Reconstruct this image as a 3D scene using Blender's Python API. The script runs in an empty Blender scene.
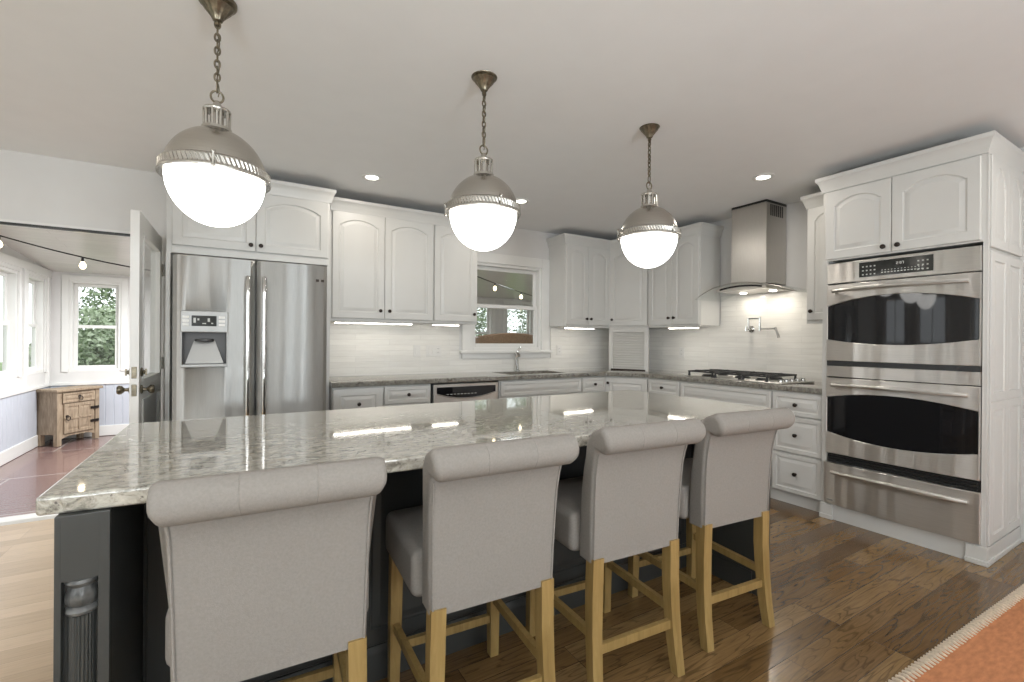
import bpy, bmesh, math, random
from mathutils import Vector, Matrix
PI = math.pi
sc = bpy.context.scene
COL = sc.collection
random.seed(7)

# ------------------------------------------------------------------ camera, world, exposure
F_PX, YAW, PITCH, ROLL = 460.0, math.radians(30.8), math.radians(-0.07), math.radians(0.42)
cam_d = bpy.data.cameras.new('camera')
cam = bpy.data.objects.new('camera', cam_d); COL.objects.link(cam)
cam_d.sensor_width = 36.0; cam_d.sensor_fit = 'HORIZONTAL'; cam_d.lens = F_PX / 1024 * 36
cam_d.clip_start = 0.02
f0 = Vector((math.sin(YAW), math.cos(YAW), 0)); r0 = Vector((math.cos(YAW), -math.sin(YAW), 0)); u0 = Vector((0, 0, 1))
fw = f0 * math.cos(PITCH) + u0 * math.sin(PITCH); up = u0 * math.cos(PITCH) - f0 * math.sin(PITCH)
rt = r0 * math.cos(ROLL) + up * math.sin(ROLL); up = up * math.cos(ROLL) - r0 * math.sin(ROLL)
M = Matrix.Identity(4)
for i in range(3):
    M[i][0] = rt[i]; M[i][1] = up[i]; M[i][2] = -fw[i]
M[2][3] = 1.25
cam.matrix_world = M
sc.camera = cam

w = bpy.data.worlds.new('overcast_sky'); sc.world = w; w.use_nodes = True
bg = w.node_tree.nodes['Background']
bg.inputs[0].default_value = (0.93, 0.96, 1.0, 1); bg.inputs[1].default_value = 2.2
sc.view_settings.view_transform = 'Standard'; sc.view_settings.look = 'None'
sc.view_settings.gamma = 1.0; sc.view_settings.use_curve_mapping = False
sc.view_settings.exposure = 0.1
CAN_W = 4.0        # watts of one recessed ceiling lamp, and of each added fill lamp
GLOBE_E = 6.5       # emission of the pendant globes
STRIP_E = 16.0

def area_lamp(name, loc, size, watts, col=(1, .93, .84), rot=(0, 0, 0), disk=True, spread=None):
    d = bpy.data.lights.new(name, 'AREA'); d.shape = 'DISK' if disk else 'RECTANGLE'
    if disk: d.size = size
    else: d.size, d.size_y = size
    d.energy = watts; d.color = col
    if spread: d.spread = spread
    o = bpy.data.objects.new(name, d); COL.objects.link(o); o.location = loc; o.rotation_euler = rot
    return o

# added, unseen fill lights: aimed up behind the camera, and down in the sunroom
area_lamp('added_ceiling_fill', (-1.4, -1.7, 1.25), .8, 78, (.87, .945, 1), (PI - math.radians(20), 0, 0))
area_lamp('added_ceiling_fill', (.9, -2.2, 1.25), .8, 90, (.87, .945, 1), (PI - math.radians(24), 0, 0))
area_lamp('added_sunroom_fill', (-.4, 6.1, 2.08), .5, 100, (.97, .985, 1))
area_lamp('added_sunroom_fill', (3.4, 5.6, 2.08), .5, 9, (.97, .985, 1))

# ------------------------------------------------------------------ materials
def nmat(name):
    m = bpy.data.materials.new(name); m.use_nodes = True
    nt = m.node_tree; p = nt.nodes['Principled BSDF']
    return m, nt, p
def N(nt, t, **kw):
    n = nt.nodes.new(t)
    for k, v in kw.items(): setattr(n, k, v)
    return n
def coords(nt, scale=(1, 1, 1), rot=(0, 0, 0)):
    tc = N(nt, 'ShaderNodeTexCoord'); mp = N(nt, 'ShaderNodeMapping')
    mp.inputs['Scale'].default_value = scale; mp.inputs['Rotation'].default_value = rot
    nt.links.new(tc.outputs['Object'], mp.inputs[0]); return mp.outputs[0]
def noise(nt, vec, scale, detail=3, rough=.5, dist=0):
    n = N(nt, 'ShaderNodeTexNoise'); n.inputs['Scale'].default_value = scale
    n.inputs['Detail'].default_value = detail; n.inputs['Roughness'].default_value = rough; n.inputs['Distortion'].default_value = dist
    nt.links.new(vec, n.inputs['Vector']); return n.outputs['Fac']
def ramp(nt, fac, stops):
    r = N(nt, 'ShaderNodeValToRGB'); e = r.color_ramp.elements
    while len(e) < len(stops): e.new(.5)
    for i, (p, c) in enumerate(stops):
        e[i].position = p; e[i].color = (c[0], c[1], c[2], 1)
    nt.links.new(fac, r.inputs[0]); return r.outputs[0]
def mixc(nt, fac, a, b, mode='MIX'):
    m = N(nt, 'ShaderNodeMix', data_type='RGBA', blend_type=mode)
    for s, v in ((m.inputs[0], fac), (m.inputs[6], a), (m.inputs[7], b)):
        if hasattr(v, 'links') or hasattr(v, 'is_linked'): nt.links.new(v, s)
        elif isinstance(v, (int, float)): s.default_value = v
        else: s.default_value = (v[0], v[1], v[2], 1)
    return m.outputs[2]
def bump(nt, p, h, strength=.2, dist=.01):
    b = N(nt, 'ShaderNodeBump'); b.inputs['Strength'].default_value = strength; b.inputs['Distance'].default_value = dist
    nt.links.new(h, b.inputs['Height']); nt.links.new(b.outputs[0], p.inputs['Normal'])
def pm(name, col, rough=.5, metal=0, var=.04, scale=6, stretch=(1, 1, 1), bmp=0, bscale=60, bdist=.002, coat=0, spec=None):
    m, nt, p = nmat(name)
    v = coords(nt, stretch)
    a = [c * (1 - var) for c in col]; b = [min(1, c * (1 + var)) for c in col]
    nt.links.new(ramp(nt, noise(nt, v, scale), [(.3, a), (.7, b)]), p.inputs['Base Color'])
    p.inputs['Roughness'].default_value = rough; p.inputs['Metallic'].default_value = metal
    if coat: p.inputs['Coat Weight'].default_value = coat; p.inputs['Coat Roughness'].default_value = .08
    if spec is not None: p.inputs['Specular IOR Level'].default_value = spec
    if bmp: bump(nt, p, noise(nt, v, bscale, 2), bmp, bdist)
    return m
def emit(name, col, e):
    m, nt, p = nmat(name)
    p.inputs['Base Color'].default_value = (.9, .9, .88, 1); p.inputs['Roughness'].default_value = .25
    v = coords(nt); nt.links.new(ramp(nt, noise(nt, v, 3), [(0, col), (1, [c * .96 for c in col])]), p.inputs['Emission Color'])
    p.inputs['Emission Strength'].default_value = e
    return m
def glass(name, tint=(.98, .99, .985), refl=.7):
    m = bpy.data.materials.new(name); m.use_nodes = True; nt = m.node_tree; nt.nodes.clear()
    o = N(nt, 'ShaderNodeOutputMaterial'); t = N(nt, 'ShaderNodeBsdfTransparent'); g = N(nt, 'ShaderNodeBsdfGlossy')
    g.inputs['Roughness'].default_value = .02; t.inputs[0].default_value = (*tint, 1)
    fr = N(nt, 'ShaderNodeFresnel'); ge = N(nt, 'ShaderNodeNewGeometry')
    io = N(nt, 'ShaderNodeMath', operation='MULTIPLY_ADD'); io.inputs[1].default_value = 1 / 1.45 - 1.45; io.inputs[2].default_value = 1.45
    nt.links.new(ge.outputs['Backfacing'], io.inputs[0]); nt.links.new(io.outputs[0], fr.inputs[0])   # both faces of a pane reflect alike
    mu = N(nt, 'ShaderNodeMath', operation='MULTIPLY'); mu.inputs[1].default_value = refl; mu.use_clamp = True
    nt.links.new(fr.outputs[0], mu.inputs[0])
    mx = N(nt, 'ShaderNodeMixShader'); nt.links.new(mu.outputs[0], mx.inputs[0]); nt.links.new(t.outputs[0], mx.inputs[1]); nt.links.new(g.outputs[0], mx.inputs[2])
    nt.links.new(mx.outputs[0], o.inputs[0]); return m
def mat_steel(name, col=(.62, .61, .59), rough=.2, streak=(1, 1, 60), wave=.0, wscale=(5, 1, .3), aniso=0):
    m, nt, p = nmat(name)
    v = coords(nt, streak); f = noise(nt, v, 12, 3)
    nt.links.new(ramp(nt, f, [(.3, [c * .93 for c in col]), (.7, [c * 1.05 for c in col])]), p.inputs['Base Color'])
    p.inputs['Metallic'].default_value = 1; p.inputs['Roughness'].default_value = rough
    if aniso:
        p.inputs['Anisotropic'].default_value = .95; p.inputs['Anisotropic Rotation'].default_value = aniso - 1
        tg = N(nt, 'ShaderNodeTangent', direction_type='RADIAL', axis='Z'); nt.links.new(tg.outputs[0], p.inputs['Tangent'])
    if wave:
        bump(nt, p, noise(nt, coords(nt, wscale), 1.6, 1), wave, .03)
    return m
def mat_granite(name='granite', k=1.0):
    m, nt, p = nmat(name)
    v = coords(nt, (.8, 1.7, 1))
    big = noise(nt, v, 9, 4, .6, .8); med = noise(nt, v, 34, 5, .65, .6); fine = noise(nt, v, 120, 3, .6)
    base = ramp(nt, med, [(.28, (.05, .047, .042)), (.40, (.24, .232, .20)), (.53, (.52, .51, .46)), (.72, (.72, .71, .655))])
    base = mixc(nt, ramp(nt, big, [(.42, (0, 0, 0)), (.62, (.55, .55, .55))]), base, (.40, .38, .34))
    dark = ramp(nt, fine, [(.31, (.85, .85, .85)), (.40, (0, 0, 0))])
    base = mixc(nt, dark, base, (.09, .085, .08))
    gold = ramp(nt, noise(nt, v, 21, 3, .5, 1.2), [(.62, (0, 0, 0)), (.72, (.5, .5, .5))])
    base = mixc(nt, gold, base, (.42, .35, .22))
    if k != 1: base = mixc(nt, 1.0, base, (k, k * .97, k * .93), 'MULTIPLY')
    nt.links.new(base, p.inputs['Base Color'])
    p.inputs['Roughness'].default_value = .06; p.inputs['Specular IOR Level'].default_value = .75
    p.inputs['Coat Weight'].default_value = .6; p.inputs['Coat Roughness'].default_value = .03
    return m
def mat_floor(name, stops, plank=(1.15, .10), rough=.28, grain=.95, tint=.5, gap=(.02, .012, .008)):
    m, nt, p = nmat(name)
    v = coords(nt)
    br = N(nt, 'ShaderNodeTexBrick'); br.offset = .37; br.offset_frequency = 3
    br.inputs['Scale'].default_value = 1; br.inputs['Brick Width'].default_value = plank[0]; br.inputs['Row Height'].default_value = plank[1]
    br.inputs['Mortar Size'].default_value = .0011; br.inputs['Mortar Smooth'].default_value = .3
    br.inputs['Color1'].default_value = (0, 0, 0, 1); br.inputs['Color2'].default_value = (1, 1, 1, 1); br.inputs['Mortar'].default_value = (.5, .5, .5, 1)
    nt.links.new(v, br.inputs['Vector'])
    # each board its own grain: shift the grain coordinates by the board's random value
    sx = N(nt, 'ShaderNodeVectorMath', operation='MULTIPLY_ADD')
    nt.links.new(br.outputs['Color'], sx.inputs[0]); sx.inputs[1].default_value = (37, 11, 5); nt.links.new(v, sx.inputs[2])
    mp = N(nt, 'ShaderNodeMapping'); mp.inputs['Scale'].default_value = (1.1, 9, 1); nt.links.new(sx.outputs[0], mp.inputs[0])
    n1 = noise(nt, mp.outputs[0], 1.6, 2, .5, .6)
    ws = N(nt, 'ShaderNodeMath', operation='MULTIPLY'); ws.inputs[1].default_value = 55; nt.links.new(n1, ws.inputs[0])
    sn = N(nt, 'ShaderNodeMath', operation='SINE'); nt.links.new(ws.outputs[0], sn.inputs[0])
    mp2 = N(nt, 'ShaderNodeMapping'); mp2.inputs['Scale'].default_value = (6, 120, 1); nt.links.new(sx.outputs[0], mp2.inputs[0])
    n2 = noise(nt, mp2.outputs[0], 1, 4, .7)
    col = ramp(nt, br.outputs['Color'], stops)
    g = ramp(nt, sn.outputs[0], [(.0, (1, 1, 1)), (.75, (.93, .93, .93)), (.98, (1 - .55 * grain,) * 3)])
    col = mixc(nt, tint, col, g, 'MULTIPLY')
    g2 = ramp(nt, n2, [(.3, (1 - .45 * grain,) * 3), (.6, (1.0, 1.0, 1.0))])
    col = mixc(nt, .8, col, g2, 'MULTIPLY')
    col = mixc(nt, br.outputs['Fac'], col, gap)
    nt.links.new(col, p.inputs['Base Color']); p.inputs['Roughness'].default_value = rough
    p.inputs['Coat Weight'].default_value = .25; p.inputs['Coat Roughness'].default_value = .12
    ad = N(nt, 'ShaderNodeMath', operation='MULTIPLY_ADD'); nt.links.new(br.outputs['Fac'], ad.inputs[0]); ad.inputs[1].default_value = -2; nt.links.new(n2, ad.inputs[2])
    bump(nt, p, ad.outputs[0], .25, .002)
    return m
def mat_brick(name, c1, c2, mortar, bw, rh, ms, rough, axes=('X', 'Z'), bmp=.5, coat=0, scale=1, mdist=.003):
    m, nt, p = nmat(name)
    tc = N(nt, 'ShaderNodeTexCoord'); sp = N(nt, 'ShaderNodeSeparateXYZ'); cb = N(nt, 'ShaderNodeCombineXYZ')
    nt.links.new(tc.outputs['Object'], sp.inputs[0])
    nt.links.new(sp.outputs[axes[0]], cb.inputs[0]); nt.links.new(sp.outputs[axes[1]], cb.inputs[1])
    br = N(nt, 'ShaderNodeTexBrick'); br.inputs['Scale'].default_value = scale
    br.inputs['Brick Width'].default_value = bw; br.inputs['Row Height'].default_value = rh; br.inputs['Mortar Size'].default_value = ms
    br.inputs['Color1'].default_value = (*c1, 1); br.inputs['Color2'].default_value = (*c2, 1); br.inputs['Mortar'].default_value = (*mortar, 1)
    nt.links.new(cb.outputs[0], br.inputs['Vector'])
    st = N(nt, 'ShaderNodeMapping'); st.inputs['Scale'].default_value = (2, 18, 1); nt.links.new(cb.outputs[0], st.inputs[0])
    n = noise(nt, st.outputs[0], 2.2, 3)
    col = mixc(nt, .35, br.outputs['Color'], ramp(nt, n, [(.35, (.86, .85, .83)), (.65, (1, 1, 1))]), 'MULTIPLY')
    nt.links.new(col, p.inputs['Base Color']); p.inputs['Roughness'].default_value = rough
    if coat: p.inputs['Coat Weight'].default_value = coat
    ad = N(nt, 'ShaderNodeMath', operation='MULTIPLY_ADD'); nt.links.new(br.outputs['Fac'], ad.inputs[0]); ad.inputs[1].default_value = -1; nt.links.new(n, ad.inputs[2])
    bump(nt, p, ad.outputs[0], bmp, mdist)
    return m
def mat_wood(name, a, b, scale=(1.5, 1.5, 14), rough=.5, axis=None):
    m, nt, p = nmat(name)
    v = coords(nt, scale); n = noise(nt, v, 4, 5, .6, .8)
    nt.links.new(ramp(nt, n, [(.3, a), (.7, b)]), p.inputs['Base Color']); p.inputs['Roughness'].default_value = rough
    bump(nt, p, n, .15, .002); return m
def mat_leaf(name, stops):
    m, nt, p = nmat(name)
    v = coords(nt); n = noise(nt, v, 9, 3, .7)
    nt.links.new(ramp(nt, n, stops), p.inputs['Base Color']); p.inputs['Roughness'].default_value = .6
    return m

MAT = {}
MAT['wall'] = pm('painted_wall', (.71, .70, .685), .55, var=.015)
MAT['ceiling'] = pm('ceiling_paint', (.86, .862, .86), .6, var=.01, bmp=.05, bscale=90)
MAT['cab'] = pm('cabinet_paint', (.615, .608, .582), .34, var=.02, scale=3)
MAT['trim'] = pm('trim_paint', (.78, .775, .75), .35, var=.015)
MAT['bronze'] = pm('dark_bronze', (.045, .035, .03), .35, .85, var=.2, scale=40)
MAT['granite'] = mat_granite('granite', .86)
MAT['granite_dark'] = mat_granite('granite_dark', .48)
MAT['floor'] = mat_floor('dark_oak_floor', [(0, (.128, .070, .026)), (.5, (.198, .115, .045)), (1, (.285, .177, .077))], rough=.17, tint=.75)
MAT['floor_pale'] = mat_floor('pale_floor_boards', [(0, (.46, .335, .215)), (.5, (.54, .40, .262)), (1, (.60, .455, .31))], grain=.25, rough=.3, gap=(.3, .21, .14))  # lighter boards left of the island
MAT['terracotta'] = mat_brick('terracotta_tile', (.235, .148, .132), (.195, .122, .110), (.36, .32, .30), 1.15, 1.15, .009, .25, ('X', 'Y'), .3, .3)
MAT['splash_x'] = mat_brick('backsplash_stone_x', (.86, .845, .80), (.80, .785, .745), (.74, .725, .69), .62, .052, .0015, .22, ('X', 'Z'), .55)
MAT['splash_y'] = mat_brick('backsplash_stone_y', (.86, .845, .80), (.80, .785, .745), (.74, .725, .69), .62, .052, .0015, .22, ('Y', 'Z'), .55)
MAT['steel'] = mat_steel('brushed_steel', col=(.72, .70, .67), streak=(1, 1, 60), rough=.42, wave=.6, wscale=(5, 1, .15), aniso=1.25)
MAT['steel_fridge'] = mat_steel('brushed_steel_vertical', (.46, .455, .435), streak=(60, 60, 1), rough=.46, wave=.8, wscale=(3.2, 1, .1), aniso=1.25)
MAT['steel_hood'] = mat_steel('satin_steel', (.55, .53, .50), streak=(60, 60, 1), rough=.3)
MAT['chrome'] = mat_steel('polished_chrome', (.75, .75, .74), rough=.08)
MAT['nickel'] = mat_steel('antique_nickel', (.50, .48, .44), rough=.27, streak=(1, 1, 30))
MAT['nickel_dark'] = pm('tarnished_nickel', (.20, .175, .13), .35, 1, var=.35, scale=60)
MAT['black_glass'] = pm('black_oven_glass', (.010, .010, .011), .04, var=.1, spec=.45)
MAT['black'] = pm('black_enamel', (.02, .02, .02), .3, var=.1)
MAT['iron'] = pm('cast_iron', (.03, .03, .031), .5, .2, var=.2, scale=60, bmp=.2)
MAT['grey_plastic'] = pm('grey_plastic', (.38, .38, .37), .35, .3, var=.03)
MAT['dispenser'] = pm('dispenser_recess_grey', (.10, .10, .10), .45, 0, var=.06)
MAT['island'] = pm('charcoal_paint', (.042, .044, .042), .33, var=.05, scale=4)
MAT['fabric'] = pm('cream_linen', (.268, .246, .222), .85, var=.06, scale=160, bmp=.35, bscale=420, bdist=.0012, spec=.2)
MAT['legwood'] = mat_wood('blond_wood', (.235, .15, .048), (.37, .25, .095), (9, 9, 1), .42)
MAT['globe'] = emit('lit_opal_glass', (1, .985, .95), GLOBE_E)
MAT['can'] = emit('lit_lamp_lens', (1, .95, .86), 14)
MAT['strip'] = emit('lit_strip', (1, .93, .82), STRIP_E)
MAT['bulb'] = emit('lit_bulb', (1, .80, .5), 7)
MAT['glass'] = glass('window_glass')
MAT['hood_glass'] = glass('hood_glass', (.97, .98, .975), .45)
MAT['door_glass'] = glass('door_glass', (.97, .98, .975), .7)
MAT['white_plastic'] = pm('white_plastic', (.74, .73, .70), .3, var=.01)
MAT['rug'] = pm('terracotta_wool', (.50, .215, .105), .95, var=.16, scale=22, stretch=(1, 3, 1), bmp=.5, bscale=260, bdist=.003, spec=.1)
MAT['rug_edge'] = pm('cream_wool', (.66, .56, .44), .95, var=.15, scale=80, bmp=.4, bscale=200, spec=.1)
MAT['rustic'] = mat_wood('rustic_pine', (.22, .16, .105), (.44, .345, .245), (10, 10, 1.5), .65)
MAT['wainscot'] = pm('pale_blue_paint', (.54, .57, .63), .45, var=.02)
MAT['plank'] = mat_brick('painted_planks', (.76, .75, .72), (.72, .715, .69), (.60, .59, .57), 3.0, .12, .002, .25, ('X', 'Y'), .3)
MAT['screen'] = pm('dark_display', (.02, .022, .02), .12, var=.3, scale=30)
MAT['lettering'] = pm('display_markings', (.55, .56, .53), .4, var=.02)
MAT['leaf'] = mat_leaf('foliage', [(.3, (.10, .15, .075)), (.5, (.20, .27, .14)), (.7, (.33, .40, .24))])
MAT['leaf_pale'] = mat_leaf('pale_foliage', [(.3, (.16, .22, .13)), (.5, (.30, .37, .23)), (.7, (.46, .52, .38))])
MAT['bark'] = mat_wood('bark', (.07, .05, .035), (.16, .12, .09), (8, 8, 2), .9)
MAT['lawn'] = pm('lawn', (.12, .20, .06), .9, var=.3, scale=14, spec=.1)
MAT['wicker'] = pm('brown_wicker', (.20, .125, .07), .7, var=.4, scale=50, bmp=.6, bscale=60, bdist=.005)
MAT['cushion'] = pm('rust_cushion', (.33, .15, .07), .9, var=.12, scale=30, bmp=.3, bscale=200)
MAT['cord'] = pm('black_cord', (.02, .02, .02), .6, var=.1)

# ------------------------------------------------------------------ mesh helpers
def rect_n(pts):
    return [Vector(p) for p in pts]
class MB:
    def __init__(s): s.bm = bmesh.new()
    def add(s, t, mtx=None):
        if mtx is not None: bmesh.ops.transform(t, matrix=mtx, verts=t.verts)
        bmesh.ops.recalc_face_normals(t, faces=t.faces)
        me = bpy.data.meshes.new('tmp'); t.to_mesh(me); t.free(); s.bm.from_mesh(me); bpy.data.meshes.remove(me); return s
    def box(s, x0, x1, y0, y1, z0, z1, bev=0, seg=2, mtx=None):
        t = bmesh.new(); bmesh.ops.create_cube(t, size=1)
        for v in t.verts: v.co = Vector(((x0 + x1) / 2 + v.co.x * (x1 - x0), (y0 + y1) / 2 + v.co.y * (y1 - y0), (z0 + z1) / 2 + v.co.z * (z1 - z0)))
        if bev:
            bev = min(bev, .49 * min(abs(x1 - x0), abs(y1 - y0), abs(z1 - z0)))
            bmesh.ops.bevel(t, geom=t.edges[:], offset=bev, segments=seg, profile=.5, affect='EDGES')
        return s.add(t, mtx)
    def prism(s, pts, axis, a, b, bev=0, seg=2, mtx=None):
        t = bmesh.new()
        def P(p, h):
            return (h, p[0], p[1]) if axis == 'x' else (p[0], h, p[1]) if axis == 'y' else (p[0], p[1], h)
        A = [t.verts.new(P(p, a)) for p in pts]; B = [t.verts.new(P(p, b)) for p in pts]
        n = len(pts); t.faces.new(A); t.faces.new(B)
        for i in range(n): t.faces.new((A[i], A[(i + 1) % n], B[(i + 1) % n], B[i]))
        if bev:
            bmesh.ops.recalc_face_normals(t, faces=t.faces)
            es = [e for e in t.edges if len(e.link_faces) == 2 and e.calc_face_angle() > .5]
            bmesh.ops.bevel(t, geom=es, offset=bev, segments=seg, profile=.5, affect='EDGES')
        return s.add(t, mtx)
    def lathe(s, prof, n=24, mtx=None, fn=None, ring=False):
        t = bmesh.new(); rows = []
        for r, z in prof:
            if r < 1e-6: rows.append([t.verts.new((0, 0, z))]); continue
            row = []
            for k in range(n):
                th = 2 * PI * k / n; rr = fn(r, z, th) if fn else r
                row.append(t.verts.new((rr * math.cos(th), rr * math.sin(th), z)))
            rows.append(row)
        if ring: rows.append(rows[0])
        for A, B in zip(rows, rows[1:]):
            for k in range(n):
                k2 = (k + 1) % n
                if len(A) == 1 and len(B) == 1: continue
                if len(A) == 1: t.faces.new((A[0], B[k], B[k2]))
                elif len(B) == 1: t.faces.new((A[k], A[k2], B[0]))
                else: t.faces.new((A[k], A[k2], B[k2], B[k]))
        for R in (() if ring else (rows[0], rows[-1])):
            if len(R) > 2: t.faces.new(R)
        return s.add(t, mtx)
    def tube(s, path, r, n=10, closed=False, mtx=None, flat=None):
        P = [Vector(p) for p in path]; m = len(P)
        R = r if isinstance(r, (list, tuple)) else [r] * m
        t = bmesh.new(); rings = []; nrm = None
        for i in range(m):
            a = P[(i - 1) % m] if closed or i > 0 else P[i]; b = P[(i + 1) % m] if closed or i < m - 1 else P[i]
            d = (b - a).normalized()
            if nrm is None:
                nrm = d.orthogonal().normalized() if abs(d.z) > .9 else d.cross(Vector((0, 0, 1))).normalized()
            else:
                nrm = (nrm - d * nrm.dot(d)).normalized()
            bi = d.cross(nrm)
            rings.append([t.verts.new(P[i] + (nrm * math.cos(2 * PI * k / n) + bi * math.sin(2 * PI * k / n) * (flat or 1)) * R[i]) for k in range(n)])
        L = m if closed else m - 1
        for i in range(L):
            A, B = rings[i], rings[(i + 1) % m]
            for k in range(n): t.faces.new((A[k], A[(k + 1) % n], B[(k + 1) % n], B[k]))
        if not closed: t.faces.new(rings[0]); t.faces.new(rings[-1])
        return s.add(t, mtx)
    def loft(s, loops, cap0=True, cap1=True, closed=True, mtx=None):
        t = bmesh.new(); rows = [[t.verts.new(p) for p in L] for L in loops]; n = len(loops[0])
        for A, B in zip(rows, rows[1:]):
            for k in range(n if closed else n - 1):
                t.faces.new((A[k], A[(k + 1) % n], B[(k + 1) % n], B[k]))
        if cap0: t.faces.new(rows[0])
        if cap1: t.faces.new(rows[-1])
        return s.add(t, mtx)
    def sweep(s, path, prof, left=False, mtx=None):
        """prof (out, z) along an xy polyline; out is to the right of travel (left=True: to the left)."""
        P = [Vector((p[0], p[1])) for p in path]; loops = []
        sg = -1 if left else 1
        for i in range(len(P)):
            d0 = (P[i] - P[i - 1]).normalized() if i else (P[1] - P[0]).normalized()
            d1 = (P[i + 1] - P[i]).normalized() if i < len(P) - 1 else d0
            n0 = Vector((d0.y, -d0.x)) * sg; n1 = Vector((d1.y, -d1.x)) * sg
            mt = (n0 + n1); mt = mt / max(.2, mt.dot(n0))
            loops.append([(P[i].x + mt.x * o, P[i].y + mt.y * o, z) for o, z in prof])
        return s.loft(loops, mtx=mtx)
    def build(s, name, mat, parent=None, loc=None, rz=None, ang=35, smooth=True):
        me = bpy.data.meshes.new(name); s.bm.to_mesh(me); s.bm.free()
        if smooth:
            me.shade_smooth(); me.set_sharp_from_angle(angle=math.radians(ang))
        me.materials.append(MAT[mat] if isinstance(mat, str) else mat)
        o = bpy.data.objects.new(name, me); COL.objects.link(o)
        if parent is not None: o.parent = parent
        if smooth:
            wn = o.modifiers.new('weighted_normals', 'WEIGHTED_NORMAL'); wn.keep_sharp = True
        if loc is not None: o.location = loc
        if rz is not None: o.rotation_euler = (0, 0, rz)
        return o
def thing(name, label, cat, loc=(0, 0, 0), rz=0, group=None):
    o = bpy.data.objects.new(name, None); o.empty_display_size = .1; COL.objects.link(o)
    o.location = loc; o.rotation_euler = (0, 0, rz); o['label'] = label; o['category'] = cat
    if group: o['group'] = group
    return o
def tag(o, label, cat, group=None, kind=None):
    o['label'] = label; o['category'] = cat
    if group: o['group'] = group
    if kind: o['kind'] = kind
    return o
def struct(o): o['kind'] = 'structure'; return o
def copy_thing(o, loc, label, rz=None):
    c = o.copy(); COL.objects.link(c); c.location = loc; c['label'] = label
    if rz is not None: c.rotation_euler = (0, 0, rz)
    for ch in list(o.children):
        k = ch.copy(); COL.objects.link(k); k.parent = c
        for g in list(ch.children):
            q = g.copy(); COL.objects.link(q); q.parent = k
    return c
def cut(o, mb):
    """boolean difference, applied"""
    c = mb.build('cutter', 'cab', o.parent, smooth=False)
    md = o.modifiers.new('cut', 'BOOLEAN'); md.operation = 'DIFFERENCE'; md.object = c; md.solver = 'EXACT'
    bpy.context.view_layer.update()
    dg = bpy.context.evaluated_depsgraph_get()
    me = bpy.data.meshes.new_from_object(o.evaluated_get(dg)); o.modifiers.clear(); o.data = me
    me.set_sharp_from_angle(angle=math.radians(35))
    cm = c.data; bpy.data.objects.remove(c); bpy.data.meshes.remove(cm)
Tr = Matrix.Translation
def Rot(a, ax): return Matrix.Rotation(a, 4, ax)

# ------------------------------------------------------------------ the setting
XL, XR, YB, YK, ZC = -3.6, 4.27, -3.4, 4.38, 2.50
def wall_with_holes(name, axis, a0, a1, c0, c1, z0, z1, holes, mat='wall'):
    """slab along axis ('x' or 'y') from a0 to a1, thickness c0..c1, rectangular openings (u0,u1,v0,v1)."""
    m = MB()
    def bx(u0, u1, v0, v1):
        if u1 - u0 < 1e-4 or v1 - v0 < 1e-4: return
        if axis == 'x': m.box(u0, u1, c0, c1, v0, v1)
        else: m.box(c0, c1, u0, u1, v0, v1)
    cur = a0
    for (u0, u1, v0, v1) in sorted(holes):
        bx(cur, u0, z0, z1); bx(u0, u1, z0, v0); bx(u0, u1, v1, z1); cur = u1
    bx(cur, a1, z0, z1)
    return struct(m.build(name, mat, smooth=False))
FX = -0.34
struct(MB().box(FX, XR + .12, YB - .12, YK + .02, -.05, 0).build('floor', 'floor', smooth=False))
struct(MB().box(XL - .12, FX, YB - .12, YK - .03, -.05, 0).build('floor_left', 'floor_pale', smooth=False))
SX0, SX1, SY1 = -1.98, 7.2, 7.70
struct(MB().box(SX0 - .1, SX1 + .1, YK + .02, SY1 + .1, -.06, -.004).build('floor_sunroom', 'terracotta', smooth=False))
struct(MB().box(XL - .12, XR + .12, YB - .12, YK + .12, ZC, ZC + .08).build('ceiling', 'ceiling', smooth=False))
DX0, DX1, DZ = -2.05, -0.485, 2.035
WX0, WX1, WZ0, WZ1 = 2.10, 3.00, 1.14, 2.085
wall_with_holes('wall_back', 'x', XL - .12, SX1, YK, YK + .12, 0, ZC + .08, [(DX0, DX1, 0, DZ), (WX0, WX1, WZ0, WZ1)])
wall_with_holes('wall_right', 'y', YB - .12, YK, XR, XR + .12, 0, ZC, [])
LW = [(-2.6, -.9, .35, 2.2), (-.2, 1.8, .35, 2.2), (2.35, 3.15, .35, 2.15), (3.45, 4.15, .35, 2.15)]
RW = [(-3.2, -2.0, .25, 2.25), (-1.5, -.65, .25, 2.25), (.45, 1.15, .05, 2.25), (2.1, 3.9, .25, 2.25)]  # unseen rear openings, spaced to put bands in the fridge reflection
wall_with_holes('wall_left', 'y', YB - .12, YK, XL - .12, XL, 0, ZC, LW)
wall_with_holes('wall_rear', 'x', XL, XR, YB - .12, YB, 0, ZC, RW)

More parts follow.
